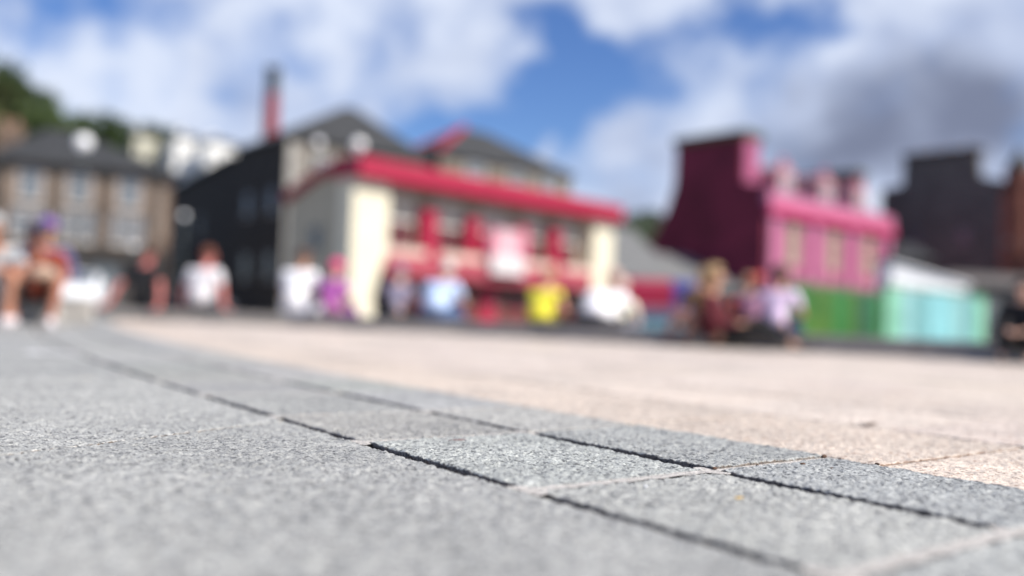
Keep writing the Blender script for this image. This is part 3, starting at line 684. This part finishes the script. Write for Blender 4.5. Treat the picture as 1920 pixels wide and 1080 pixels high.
# ------------------------------------------------------------------ hill, hillside houses, trees
HILL = [(-500, 26), (-60, 22), (0, 19.5), (60, 17), (120, 15), (230, 15.6), (330, 15.8), (450, 13.5), (560, 11.5), (700, 10), (860, 9), (1000, 9), (1130, 11), (1200, 13.5), (1270, 13), (1500, 11), (1700, 9), (2400, 7)]
def hill_h(px):
    for (a, za), (c, zc) in zip(HILL, HILL[1:]):
        if a <= px <= c: return za+(zc-za)*(px-a)/(c-a)
    return 9
M_hill = mat('hill_grass', (.02, .032, .010), .95, .4, .15)
mb = MB(); nx = 64; rows = 16; D0, D1 = 88, 150
vs = []
for i in range(nx):
    px = -500+2900*i/(nx-1); u = (px-960)/1700; h = hill_h(px)
    for j in range(rows):
        t = j/(rows-1); D = D0+(D1-D0)*t
        s = min(1, t/.35); s = s*s*(3-2*s)
        vs.append((u*D, D, -.4+h*s + (1.0*math.sin(i*1.7+j*2.3) if 0 < j < rows-1 else 0)))
    vs.append((u*(D1+40), D1+40, -.4))
R_ = rows+1
mb.v = vs; mb.f = [(i*R_+j, (i+1)*R_+j, (i+1)*R_+j+1, i*R_+j+1) for i in range(nx-1) for j in range(R_-1)]
tag(mb.build('hill', M_hill, smooth=True), kind='structure')
def hill_z(x, y):
    px = x/y*1700+960; t = (y-D0)/(D1-D0); s = max(0, min(1, t/.35)); s = s*s*(3-2*s); return -.4+hill_h(px)*s

def leaf_mat(name, c1, c2):
    m = mat(name, c1, .7, .3, .8, col2=c2); return m
LEAF = [leaf_mat('leaf_dark', (.028, .052, .012), (.05, .09, .02)), leaf_mat('leaf_mid', (.045, .075, .016), (.08, .12, .03)), leaf_mat('leaf_olive', (.07, .08, .025), (.10, .115, .035))]
M_bark = mat('bark', (.07, .055, .04), .95, .3, 3)
def tree_proto(kind, w, h):
    r = empty('broadleaf_tree'); rr = random.Random(kind*31+5)
    t = MB(); t.tube((0, 0, -1), (0, 0, h*.35), .3, .2, 8); t.tube((0, 0, h*.33), (w*.1, 0, h*.7), .19, .07, 7)
    for k in range(6):
        a = k*1.1; t.tube((0, 0, h*(.28+.05*k)), (w*.3*math.cos(a), w*.3*math.sin(a), h*(.5+.06*k)), .11, .04, 6)
    t.build('trunk', M_bark, r)
    c = MB(); cl = []
    for k in range(16):
        a = rr.random()*6.28; q = rr.random()**.6; cl.append((w*.36*q*math.cos(a), w*.36*q*math.sin(a), h*(.32+.55*rr.random()), w*(.13+.11*rr.random())))
    for k in range(1500):
        x, y, z, s = cl[rr.randrange(16)]; d = Vector((rr.gauss(0, 1), rr.gauss(0, 1), rr.gauss(0, 1))).normalized()*s*(.55+.5*rr.random())
        p = Vector((x, y, z))+d; n = Vector((rr.gauss(0, 1), rr.gauss(0, 1), rr.gauss(0, 1)+.5)).normalized(); a = n.orthogonal().normalized(); b_ = n.cross(a); e = .16+.16*rr.random()
        c.face(p-a*e-b_*e*.6, p+a*e-b_*e*.6, p+a*e*.7+b_*e*.6, p-a*e*.7+b_*e*.7)
    cm = bpy.data.meshes.new('crown'); cm.from_pydata(c.v, [], c.f); cm.materials.append(LEAF[kind % 3]); co = bpy.data.objects.new('crown', cm); COL.objects.link(co); co.parent = r
    return r
protos = [tree_proto(k, 8.5, 9.5) for k in range(3)]; usedp = [False]*3
kinds = ['dark green', 'mid green', 'olive green']
tl = []
for i in range(58):
    px = -70+i*9.3+random.uniform(-5, 5)
    if i < 44:
        D = random.choice((100, 108, 116, 124, 132, 138))+random.uniform(-3, 3)
    else: D = random.uniform(125, 140)
    # stay clear of the white villas
    if px > 215 and px < 455 and D < 125: D = random.uniform(110, 116)
    tl.append((px, D))
for i, px in enumerate(range(-60, 480, 18)): tl.append((px, 119+random.uniform(-3, 3)))
for px in range(235, 480, 14): tl.append((px+random.uniform(-4, 4), 97+random.uniform(-2.5, 1.5)))
for i, px in enumerate(range(1150, 1300, 22)): tl.append((px, 136+random.uniform(-3, 3)))
names = {}
for i, (px, D) in enumerate(tl):
    k = random.randrange(3)
    o = protos[k] if not usedp[k] else copy_tree(protos[k]); usedp[k] = True
    x = (px-960)/1700*D; s = random.uniform(.65, 1.05)
    if D > 128: s *= .8
    if px > 225 and D < 101: s *= .68
    elif px > 225: s *= .80
    if px > 1100: s *= .8
    o.location = (x, D, hill_z(x, D)-.3); o.rotation_euler = (0, 0, random.uniform(0, 6.28)); o.scale = (s, s, s*random.uniform(.85, 1.15))
    where = 'in the wood on the hill above the stone terrace' if px < 300 else ('on the hillside beside the white villas' if px < 700 else 'on the far ridge beyond the grey shed roof')
    row = 'front row' if D < 105 else 'middle row' if D < 117 else 'crest row'
    col_ = ('left of the chimney pots' if px < 30 else 'above the left end of the house roof' if px < 100 else 'above the middle of the house roof' if px < 170 else 'above the right end of the house roof' if px < 225 else 'beside the cream house' if px < 295 else 'by the left white villa' if px < 350 else 'by the right white villa' if px < 420 else 'above the distillery wing' if px < 1000 else 'on the far ridge beyond the grey shed')
    tag(o, kinds[k]+' bushy tree, '+row+', '+col_, 'tree', 'trees on the hillside')
M_villa = mat('villa_white', (.84, .83, .80), .8, .04, 1)
def villa(px, py_top, D, w, h, m, name, label, az=52):
    x = gx(px, D); zt = at(px, py_top, D).z; r = empty(name, (x, D, zt-h), R(90-az)); tag(r, label, 'building', 'houses on the hillside')
    MB().box(0, w, .02, 4, -5, h-.6).build('wall', m, r)
    hip_roof(0, w, 0, 4, h-.58, h+.3, .15, ridge=((w*.35, 2), (w*.65, 2)), t=.1).build('roof', M_slate, r)
    n = max(2, int(w/2.2))
    for i in range(n):
        for z in (.6, h*.42): win(r, w*(i+.5)/n, z, .32, .5, y=.02, frame=M_dframe, sill=False, bars=(0, 1))
    MB().box(w*.3, w*.3+.6, 2.2, 2.8, h-.3, h+.8).build('chimney', m, r)
villa(236, 242, 106, 2.7, 4.0, mat('villa_cream', (.55, .53, .42), .8, .05, 1), 'hillside_house', 'cream house among dark trees on the hill, left of the white villas')
villa(312, 246, 104, 3.4, 4.2, M_villa, 'hillside_house', 'left white villa on the hill above the shaded stone wing')
villa(372, 254, 101, 4.0, 4.6, M_villa, 'hillside_house', 'right white villa on the hill, nearest the brick chimney')

# ------------------------------------------------------------------ street lamps with white globes
M_globe = mat('white_globe_glass', (.97, .97, .97), .25, .02, 2, spec=.8)
def lamp(px, py, D, rad, label):
    p = at(px, py, D); r = empty('street_lamp', (p.x, p.y, -.17)); tag(r, label, 'street lamp', 'globe street lamps')
    hh = p.z+.17
    mb = MB(); mb.tube((0, 0, 0), (0, 0, .5), .09, .07); mb.tube((0, 0, .5), (0, 0, hh-rad), .045, .035); mb.tube((0, 0, hh-rad-.06), (0, 0, hh-rad+.03), .1, .12); mb.build('pole', M_lead, r)
    MB().ball((0, 0, hh), rad, n=20, m=14).build('globe', M_globe, r, smooth=True)
    return r
lamp(157, 268, 34, .30, 'globe street lamp in front of the slate roof of the stone terrace')
lamp(345, 405, 34, .12, 'globe street lamp in front of the dark distillery wing')
lamp(597, 268, 44, .21, 'globe street lamp before the upper windows of the grey stone block')
lamp(250, 462, 34, .10, 'low globe street lamp at the right end of the stone terrace')

# ------------------------------------------------------------------ white car
def car():
    D = 31; x = gx(142, D); r = empty('parked_car', (x, D, -.17), R(110)); tag(r, 'small white hatchback parked beyond the plaza edge at left', 'car')
    M_cw = mat('white_car_paint', (.86, .87, .88), .18, .02, 2, spec=.7); M_t = mat('tyre', (.02, .02, .02), .9); M_rim = mat('alloy_rim', (.5, .5, .52), .3, metal=.8)
    # side outline, x = length
    side = [(-1.9, .32), (-1.92, .62), (-1.80, .88), (-1.0, .98), (-.35, 1.40), (.25, 1.48), (1.05, 1.46), (1.62, 1.12), (1.85, .95), (1.88, .45), (1.80, .30)]
    bm = bmesh.new(); ys = [-.82, -.80, -.70, 0, .70, .80, .82]; rows_ = []
    for y in ys:
        k = abs(y)/.82
        rows_.append([bm.verts.new((px_*(1-.03*k), y*(1-.22*max(0, (z-.92))/.5) , z-(.05*k*k if z > 1 else 0))) for px_, z in side])
    for a, c in zip(rows_, rows_[1:]):
        for i in range(len(side)): j = (i+1) % len(side); bm.faces.new((a[i], a[j], c[j], c[i]))
    bm.faces.new(rows_[0]); bm.faces.new(rows_[-1][::-1]); bmesh.ops.recalc_face_normals(bm, faces=bm.faces)
    me = bpy.data.meshes.new('body'); bm.to_mesh(me); bm.free(); me.materials.append(M_cw); o = bpy.data.objects.new('body', me); COL.objects.link(o); o.parent = r
    MB().prism([(-.93, 1.0), (-.36, 1.375), (-.40, 1.40), (-.98, 1.03)], -.60, .60, 'y').build('windscreen', M_glass, r)
    for s in (-1, 1):
        MB().prism([(-.75, 1.0), (-.28, 1.34), (1.0, 1.36), (1.35, 1.05)], s*.775-.02, s*.775+.02, 'y').build('side_window', M_glass, r)
        MB().ball((-1.82, s*.6, .72), .08, .15, .09).build('headlight', mat('lamp_lens', (.8, .8, .82), .1), r)
        MB().ball((-.62, s*.92, 1.02), .07, .09, .06).build('mirror', M_cw, r)
        for xx in (-1.2, 1.15):
            w = MB().tube((xx, s*.62, .31), (xx, s*.84, .31), .31, n=20).build('wheel', M_t, r); MB().tube((xx, s*.845, .31), (xx, s*.855, .31), .19, n=16).build('rim', M_rim, w)
    MB().box(-1.945, -1.925, -.45, .45, .40, .55).build('grille', mat('black_plastic', (.03, .03, .03)), r)
    MB().box(-1.96, -1.946, -.26, .26, .42, .52).build('number_plate', M_wframe, r)
car()

# ------------------------------------------------------------------ people
def skinned(name, chains, m, parent, sub=2):
    """chains: lists of (point, radius) sharing points; grown into one smooth surface"""
    bm = bmesh.new(); lay = bm.verts.layers.skin.verify(); vm = {}
    def vert(p, rad):
        k = tuple(round(c, 4) for c in p)
        if k not in vm:
            v = bm.verts.new(p); v[lay].radius = rad if isinstance(rad, tuple) else (rad, rad); vm[k] = v
        return vm[k]
    first = None
    for ch in chains:
        pv = None
        for p, rad in ch:
            v = vert(p, rad)
            if first is None: first = v; v[lay].use_root = True
            if pv is not None and pv is not v and not bm.edges.get((pv, v)): bm.edges.new((pv, v))
            pv = v
    me = bpy.data.meshes.new(name+'_cage'); bm.to_mesh(me); bm.free(); o = bpy.data.objects.new(name, me); COL.objects.link(o)
    s = o.modifiers.new('s', 'SKIN'); s.use_smooth_shade = True; s.branch_smoothing = .3
    q = o.modifiers.new('q', 'SUBSURF'); q.levels = sub; q.render_levels = sub
    dg = bpy.context.evaluated_depsgraph_get(); me2 = bpy.data.meshes.new_from_object(o.evaluated_get(dg)); me2.name = name
    o.modifiers.clear(); o.data = me2; bpy.data.meshes.remove(me)
    me2.materials.clear(); me2.materials.append(m); o.parent = parent; return o
def lerp(a, b, t): return tuple(a[i]+(b[i]-a[i])*t for i in range(3))
def hand(wr, dirv, up, side, curl=.35):
    """palm, four unequal bent fingers and a thumb leaving the side of the palm"""
    d = Vector(dirv).normalized(); u = (Vector(up)-d*Vector(up).dot(d)).normalized(); s = d.cross(u)*side; w = Vector(wr); ch = []
    palm = w+d*.05; ch.append([(tuple(w), .024), (tuple(palm), (.026, .026))])
    for k, (off, L) in enumerate(((-.030, .062), (-.010, .074), (.011, .070), (.030, .056))):
        b = palm+d*.035+s*off; j1 = b+(d-u*curl).normalized()*L*.5; j2 = j1+(d-u*curl*2.2).normalized()*L*.5
        ch.append([(tuple(palm), (.026, .026)), (tuple(b), .0105), (tuple(j1), .009), (tuple(j2), .0075)])
    t0 = w+d*.03-s*.030; t1 = t0+(d*.7-s*.7-u*.3).normalized()*.035; t2 = t1+(d*.9-s*.35-u*.4).normalized()*.028
    ch.append([(tuple(palm), (.026, .026)), (tuple(t0), .0125), (tuple(t1), .0105), (tuple(t2), .0085)])
    return ch
def person(label, loc, rz, J, col, sc=1.0, hairlen=0, sleeves=.45, legs='long', bulk=1.0, cap=None, extra=None, group='people sitting along the plaza edge', shoes=(.05, .05, .05)):
    """J: joints in local metres, facing +y. keys: pel, chest, neck, head, sh, el[2], wr[2], hip x, kn[2], an[2], toe dir"""
    r = empty('person', loc, rz); r.scale = (sc, sc, sc); tag(r, label, 'person', group)
    pid = str(len(MATS)); skin = mat('skin_'+str(col['skin']), col['skin'], .55, .08, 12, spec=.35)
    pel, ch, nk, hd = J['pel'], J['chest'], J['neck'], J['head']; sw = J.get('sw', .19)
    look = Vector(J.get('look', (0, 1, 0))).normalized(); hv = Vector(hd); B = bulk
    chains = [[(pel, .088*B), (lerp(pel, ch, .5), .09*B), (ch, (.108*B, .098*B)), (nk, .052)]]
    # head with cranium, jaw
    jaw = hv+look*.035+Vector((0, 0, -.07)); crn = hv+Vector((0, 0, .045))-look*.012
    chains.append([(nk, .055), (tuple(hv-look*.01+Vector((0, 0, -.075))), .052), (tuple(hv), (.078, .088)), (tuple(crn), (.072, .08))])
    arms = []; lgs = []
    for i, s in enumerate((-1, 1)):
        sh = (ch[0]+s*sw, ch[1], ch[2]+.06); el = J['el'][i]; wr = J['wr'][i]
        arms.append([(ch, (.108*B, .098*B)), (sh, .055), (lerp(sh, el, .5), .046), (el, .038), (lerp(el, wr, .4), .037), (wr, .025)])
        hp = (pel[0]+s*.09, pel[1]+.01, pel[2]-.02); kn = J['kn'][i]; an = J['an'][i]; td = Vector(J.get('toe', (0, 1, 0))).normalized()
        ft = tuple(Vector(an)+td*.06+Vector((0, 0, -.05))); toe = tuple(Vector(an)+td*.16+Vector((0, 0, -.06)))
        lgs.append([(pel, .088*B), (hp, .078*B), (lerp(hp, kn, .5), .07*B), (kn, .055), (lerp(kn, an, .35), .055), (an, .035), (ft, .034), (toe, .026)])
    body = list(chains)+arms+lgs
    for i, s in enumerate((-1, 1)):
        dv = Vector(J['wr'][i])-Vector(J['el'][i]); body += hand(J['wr'][i], J.get('hd', [dv, dv])[i], (0, 0, 1), s, J.get('curl', .35))
    bo = skinned('body', body, skin, r, 2)
    # shirt: torso and sleeves over the body
    top = mat('cloth_'+col['topn'], col['top'], .85, .1, 9, bump=.3, bscale=40)
    tor = [[(tuple(Vector(pel)+Vector((0, 0, -.045))), .135*B), (lerp(pel, ch, .3), .137*B), (lerp(pel, ch, .6), .134*B), (ch, (.148*B, .135*B)), (lerp(ch, nk, .62), .078)]]
    for i, s in enumerate((-1, 1)):
        if sleeves <= 0: break
        sh = (ch[0]+s*sw, ch[1], ch[2]+.06); el = J['el'][i]; wr = J['wr'][i]
        c_ = [(ch, (.148*B, .135*B)), (sh, .073*B)]
        if sleeves < 1: c_.append((lerp(sh, el, sleeves), .062)); c_.append((lerp(sh, el, min(1, sleeves+.2)), .06))
        else: c_ += [(lerp(sh, el, .5), .06), (el, .052), (lerp(el, wr, .92), .036)]
        tor.append(c_)
    skinned('shirt', tor, top, r, 2)
    low = mat('cloth_'+col['lown'], col['low'], .85, .12, 9, bump=.3, bscale=40)
    wst = (pel[0], pel[1], pel[2]+.07); tr = [[(pel, .125*B), (wst, .118*B)]]
    for i, s in enumerate((-1, 1)):
        hp = (pel[0]+s*.09, pel[1]+.01, pel[2]-.02); kn = J['kn'][i]; an = J['an'][i]
        c_ = [(pel, .125*B), (hp, .104*B), (lerp(hp, kn, .5), .092*B)]
        if legs == 'long': c_ += [(kn, .07), (lerp(kn, an, .4), .066), (lerp(kn, an, .93), .052)]
        else: c_ += [(lerp(hp, kn, .88), .076)]
        tr.append(c_)
    skinned('trousers' if legs == 'long' else 'shorts', tr, low, r, 2)
    # hair
    hm = mat('hair_'+str(col['hair']), col['hair'], .6, .25, 40, bump=.5, bscale=150)
    mb = MB(); n, mm = 18, 12; cen = hv+Vector((0, 0, .035))-look*.018; side = look.cross(Vector((0, 0, 1))).normalized()
    for j in range(mm+1):
        for i in range(n):
            a = 2*math.pi*i/n; f_ = math.cos(a)                              # f_ = +1 towards the face
            lim = 1.75 if f_ < .25 else 1.02
            lim += .25*max(0, -f_)
            ph = lim*j/mm; rad = .098+.003*math.sin(9*a+3*ph)
            d = look*f_*math.sin(ph)*1.08+side*math.sin(a)*math.sin(ph)*.95+Vector((0, 0, 1))*math.cos(ph)*1.05
            mb.v.append(tuple(cen+d*rad))
    for j in range(mm):
        for i in range(n): k = (i+1) % n; mb.f.append((j*n+i, (j+1)*n+i, (j+1)*n+k, j*n+k))
    if hairlen:
        b0 = cen-look*.075; mb.tube(tuple(b0+Vector((0, 0, .03))), tuple(b0+Vector((0, 0, -hairlen))), .085, .05, 12); mb.tube(tuple(b0+Vector((0, 0, -hairlen+.001))), tuple(b0+Vector((0, 0, -hairlen-.05))), .05, .02, 12)
    mb.build('hair', hm, r, smooth=True)
    if cap:
        cm = mat('cap_'+str(cap), cap, .8); mb = MB(); mb.ball(tuple(cen+Vector((0, 0, .03))), .108, .112, .085, 18, 10); mb.ball(tuple(cen+look*.12+Vector((0, 0, .02))), .07, .08, .012, 14, 6); mb.build('cap', cm, r, smooth=True)
    # face: nose, eyes, mouth, ears
    fk = mb = MB(); mb.ball(tuple(hv+look*.094+Vector((0, 0, -.008))), .012, .016, .022, 8, 6); mb.build('nose', skin, r, smooth=True)
    for s in (-1, 1):
        e = MB().ball(tuple(hv+look*.079+side*.030*s+Vector((0, 0, .02))), .012, .012, .009, 8, 6).build('eye', mat('eye_white', (.8, .8, .78), .2), r, smooth=True)
        MB().ball(tuple(hv+look*.088+side*.030*s+Vector((0, 0, .02))), .0055, .0055, .0055, 8, 6).build('iris', mat('eye_iris', (.05, .035, .03), .2), e)
        MB().ball(tuple(hv+side*.083*s+Vector((0, 0, .0))), .012, .018, .030, 8, 6).build('ear', skin, r, smooth=True)
    MB().ball(tuple(hv+look*.077+Vector((0, 0, -.045))), .022, .012, .007, 10, 6).build('mouth', mat('lips', (.42, .16, .14), .5), r, smooth=True)
    sm = mat('shoe_'+str(shoes), shoes, .6)
    for i in range(2):
        an = J['an'][i]; td = Vector(J.get('toe', (0, 1, 0))).normalized(); a = Vector(an)
        skinned('shoe', [[(tuple(a-td*.02+Vector((0, 0, -.035))), .048), (tuple(a+td*.07+Vector((0, 0, -.052))), .045), (tuple(a+td*.17+Vector((0, 0, -.062))), .036)]], sm, r, 2)
    return r
def sit_away(lean=.12, back=None, head_dz=0, headf=.06, z=0, turn=(0, 1, 0), arm='lap', sw=.19, drop=0.0):
    """seated on an edge, legs hanging beyond it; z = 0 is the seat"""
    pel = (0, 0, .10); ch = (0, lean, .43-drop); nk = (0, lean+.04, .56-drop); hd = (0, lean+headf+.02, .70-drop+head_dz)
    J = dict(pel=pel, chest=ch, neck=nk, head=hd, sw=sw, look=turn, kn=[(-.13, .44, .10), (.13, .44, .10)], an=[(-.12, .50, -.25), (.12, .50, -.25)])
    if arm == 'lap': J['el'] = [(-.27, lean+.06, .20), (.27, lean+.06, .20)]; J['wr'] = [(-.13, .34, .20), (.13, .34, .20)]
    if arm == 'back': J['el'] = [(-.31, lean-.10, .26), (.31, lean-.10, .26)]; J['wr'] = [(-.36, -.20, .05), (.36, -.20, .05)]; J['hd'] = [Vector((-.2, -1, -.35)), Vector((.2, -1, -.35))]; J['curl'] = .05
    if arm == 'side': J['el'] = [(-.29, lean-.02, .24), (.29, lean-.02, .24)]; J['wr'] = [(-.31, .02, .055), (.31, .02, .055)]; J['hd'] = [Vector((-.3, .9, -.3)), Vector((.3, .9, -.3))]; J['curl'] = .1
    if arm == 'knees': J['el'] = [(-.26, lean+.16, .22), (.26, lean+.16, .22)]; J['wr'] = [(-.06, .46, .26), (.06, .46, .26)]
    return J
def on_ledge(px, off=.18):
    u = (px-960)/1700
    y = 8.0
    for _ in range(60):
        x = u*y; y = ledge_y(x)+off if ledge_y(x) < 90 else y
    d = .3
    sl = (ledge_y(u*y+d)-ledge_y(u*y-d))/(2*d)
    return (u*y, y, .16), math.atan(sl)
FAIR = (.55, .33, .25); PINK = (.60, .27, .22); TAN = (.42, .22, .14); BROWN = (.20, .10, .06)
def seat(px, label, J, col, off=.18, rz=0, dz=0, py=600, **k):
    loc, a = on_ledge(px+ (0), off); x = gx(px, loc[1], py); loc = (x, loc[1], loc[2]+dz)
    return person(label, loc, a+rz, J, col, **k)
seat(268, 'person in black t-shirt sitting with pink arms propped behind, left of the white patterned shirt', sit_away(-.02, arm='back'), dict(skin=(.48, .16, .14), top=(.012, .012, .014), topn='black', low=(.02, .02, .025), lown='black_low', hair=(.05, .025, .015)), sc=1.10, bulk=1.32)
seat(375, 'person with reddish hair in white t-shirt with grey pattern, hands on the step', sit_away(.05, arm='side'), dict(skin=(.62, .22, .19), top=(.68, .66, .68), topn='white_print', low=(.05, .05, .06), lown='charcoal', hair=(.13, .04, .02)), sc=1.08, bulk=1.32)
seat(552, 'person in plain bright white t-shirt sitting upright next to the child in pink', sit_away(.08, arm='lap'), dict(skin=TAN, top=(.90, .90, .92), topn='white', low=(.75, .76, .8), lown='white_low', hair=(.07, .045, .035)), sc=1.10, bulk=1.25, py=590)
seat(618, 'small child in pink hood and purple striped jacket', sit_away(.06, arm='lap'), dict(skin=FAIR, top=(.46, .12, .42), topn='purple', low=(.22, .05, .24), lown='plum', hair=(.72, .05, .20)), sc=.88, cap=(.80, .06, .22))
seat(737, 'slight grey-haired person in lilac grey top with dark bag, behind the cream pier', sit_away(.10, arm='lap', drop=.03), dict(skin=FAIR, top=(.30, .27, .36), topn='lilac_grey', low=(.03, .03, .04), lown='ink', hair=(.27, .24, .30)), sc=.86)
seat(812, 'broad person hunched forward in light blue shirt and jeans', sit_away(.20, headf=.14, drop=.06, arm='knees'), dict(skin=FAIR, top=(.50, .62, .85), topn='light_blue', low=(.06, .10, .20), lown='denim', hair=(.50, .48, .46)), sc=.98, bulk=1.35, dz=-.0)
seat(1010, 'person with bare pink shoulders in a bright yellow top', sit_away(.14, headf=.08, drop=.05, arm='lap'), dict(skin=(.66, .33, .25), top=(.80, .72, .06), topn='yellow', low=(.12, .10, .03), lown='olive_low', hair=(.42, .22, .12)), sc=.90, sleeves=.06, dz=-.05, bulk=1.3)
seat(1114, 'heavy person bent far forward in loose white shirt and black trousers', sit_away(.26, headf=.16, drop=.12, arm='knees'), dict(skin=(.62, .36, .28), top=(.88, .86, .88), topn='white_loose', low=(.03, .03, .035), lown='black_trs', hair=(.45, .30, .25)), sc=1.0, bulk=1.6, dz=-.05)
seat(1152, 'pink-faced person in pale cream top right behind the white shirt', sit_away(.12, drop=.05), dict(skin=(.70, .45, .38), top=(.82, .78, .62), topn='cream_top', low=(.30, .32, .38), lown='grey_jeans', hair=(.62, .45, .38)), sc=.84, bulk=1.05, off=.5, dz=-.1)
seat(1452, 'person with long dark brown hair in pale lilac top and navy trousers', sit_away(.10, drop=.04), dict(skin=TAN, top=(.72, .56, .74), topn='pale_lilac', low=(.02, .04, .10), lown='navy', hair=(.07, .025, .02)), sc=.86, hairlen=.10, dz=.0)
seat(1412, 'small child in dusty pink top between the red and lilac tops', sit_away(.08, drop=.03), dict(skin=FAIR, top=(.55, .28, .38), topn='dusty_pink', low=(.02, .03, .06), lown='navy2', hair=(.55, .08, .06)), sc=.74, dz=.0)
seat(1392, 'person in orange red top with sandy hair behind the small child', sit_away(.12, drop=.02), dict(skin=FAIR, top=(.55, .09, .05), topn='orange_red', low=(.10, .03, .02), lown='rust', hair=(.30, .17, .10)), sc=.84, off=.42, dz=-.08)
seat(1312, 'person in brown top and bare legs sitting left of the maroon jumper', dict(pel=(0, 0, .10), chest=(0, .03, .42), neck=(0, .03, .55), head=(0, .06, .69), look=(-.6, -.8, 0), sw=.17,
     el=[(-.25, -.06, .22), (.25, -.06, .22)], wr=[(-.12, -.28, .22), (.12, -.28, .22)], kn=[(-.16, -.40, .16), (.10, -.42, .16)], an=[(-.22, -.48, -.10), (.02, -.50, -.10)], toe=(-.3, -1, 0)),
     dict(skin=(.50, .24, .17), top=(.22, .13, .06), topn='brown_top', low=(.04, .035, .03), lown='dark_shorts', hair=(.25, .15, .08)), sc=.80, legs='short', off=.2)
# maroon jumper, sitting on the ground against the step, legs out to the right
lo, a_ = on_ledge(1345, -.22)
person('person with long sandy hair in maroon jumper sitting on the ground, black-trousered legs stretched right', (lo[0], lo[1], 0), a_-R(90)+R(10),
       dict(pel=(0, 0, .12), chest=(0, -.06, .46), neck=(0, -.04, .60), head=(0, -.01, .75), look=(-.35, 1, -.05), sw=.18, el=[(-.27, .05, .26), (.27, .02, .26)], wr=[(-.14, .30, .30), (.14, .28, .26)],
            kn=[(-.12, .42, .30), (.12, .44, .22)], an=[(-.12, .72, .07), (.10, .80, .07)]),
       dict(skin=(.52, .28, .18), top=(.09, .008, .015), topn='maroon', low=(.008, .008, .009), lown='black_leggings', hair=(.36, .24, .12)), sc=.92, hairlen=.13, sleeves=1, bulk=1.05)
# far right, cut by the frame
lo, a_ = on_ledge(1912, -.10)
person('person in black coat with white collar cut off by the right edge', (gx(1926, lo[1], 620), lo[1], 0), a_+R(175),
       dict(pel=(0, 0, .26), chest=(0, .08, .58), neck=(0, .12, .70), head=(0, .17, .83), look=(0, 1, -.1), sw=.2, el=[(-.28, .16, .38), (.28, .16, .38)], wr=[(-.1, .42, .36), (.1, .42, .36)],
            kn=[(-.14, .42, .34), (.14, .42, .34)], an=[(-.13, .50, .07), (.13, .50, .07)]),
       dict(skin=FAIR, top=(.01, .01, .012), topn='black_coat', low=(.01, .01, .012), lown='black_trousers', hair=(.10, .08, .07)), sc=.72, sleeves=1, bulk=1.3)
bag = MB(); bag.box(-.11, .11, -.05, .05, 0, .24); bag.tube((-.07, 0, .24), (-.03, 0, .33), .008, n=6); bag.tube((-.03, 0, .33), (.05, 0, .33), .008, n=6); bag.tube((.05, 0, .33), (.08, 0, .24), .008, n=6)
lo, a_ = on_ledge(722, .05); o = bag.build('shoulder_bag', mat('black_bag', (.015, .015, .02), .7)); o.location = (lo[0], lo[1], .162); o.rotation_euler = (0, 0, a_); tag(o, 'small black shoulder bag beside the lilac grey person', 'bag')

# two people facing the camera at the left, on a low block
def facing(px, D, label, col, sc=1.0, lean=.24, **k):
    return person(label, (gx(px, D, 590), D, 0), R(206)+k.pop('rz', 0),
        dict(pel=(0, 0, .30), chest=(0, lean, .58), neck=(0, lean+.06, .69), head=(0, lean+.13, .80), look=(0, 1, -.35), sw=.19,
             el=[(-.26, lean+.10, .42), (.26, lean+.10, .42)], wr=[(-.05, lean+.30, .46), (.06, lean+.30, .46)], kn=[(-.20, .44, .44), (.20, .44, .44)], an=[(-.15, .48, .08), (.15, .48, .08)]),
        col, sc=sc, group='people facing the camera at the left', **k)
facing(64, 8.6, 'person in rust red top and black shorts with bare legs and white shoes, leaning forward', dict(skin=(.34, .14, .09), top=(.27, .05, .025), topn='rust_top', low=(.01, .01, .012), lown='black_shorts', hair=(.03, .02, .02)), sc=1.0, legs='short', shoes=(.75, .68, .70), cap=(.05, .04, .06))
facing(-18, 8.4, 'person in pale grey shirt cut off by the left edge, bare legs and white shoes', dict(skin=(.40, .19, .12), top=(.42, .45, .47), topn='pale_grey', low=(.50, .47, .48), lown='pale_shorts', hair=(.45, .47, .48)), sc=1.05, legs='short', shoes=(.75, .68, .70), bulk=1.05)
person('person in purple cap and slate blue jacket sitting behind the rust red top', (gx(82, 9.7, 590), 9.7, 0), R(200),
       dict(pel=(0, 0, .36), chest=(0, .04, .70), neck=(0, .06, .83), head=(0, .09, .97), look=(.3, 1, -.1), sw=.19, el=[(-.28, .04, .48), (.28, .04, .48)], wr=[(-.14, .32, .46), (.14, .32, .46)], kn=[(-.14, .44, .40), (.14, .44, .40)], an=[(-.13, .48, .08), (.13, .48, .08)]),
       dict(skin=TAN, top=(.09, .08, .17), topn='slate_blue', low=(.02, .02, .03), lown='dark_jeans', hair=(.10, .06, .16)), sc=1.0, sleeves=1, cap=(.14, .07, .26), group='people facing the camera at the left')
sb = MB(); sb.box(0, 1.5, 0, .5, 0, .2); o = sb.build('stone_block', M_ledge); o.location = (gx(-190, 8.75), 8.62, .001); tag(o, 'low stone block that the two bare-legged people sit on', 'stone block')
sb = MB(); sb.box(0, .9, 0, .4, 0, .26); o = sb.build('stone_block', M_ledge); o.location = (gx(82, 9.7)-.45, 9.5, .001); tag(o, 'low stone seat under the person in the purple cap', 'stone block')
ht = MB(); ht.ball((0, 0, 0), .12, .09, .07, 16, 8); ht.ball((0, 0, -.03), .17, .13, .012, 16, 6); o = ht.build('straw_hat', mat('straw', (.44, .31, .23), .8, .1, 30), smooth=True); o.location = (gx(70, 8.0), 8.05, .47); tag(o, 'pale straw hat held in front of the rust red top', 'hat')
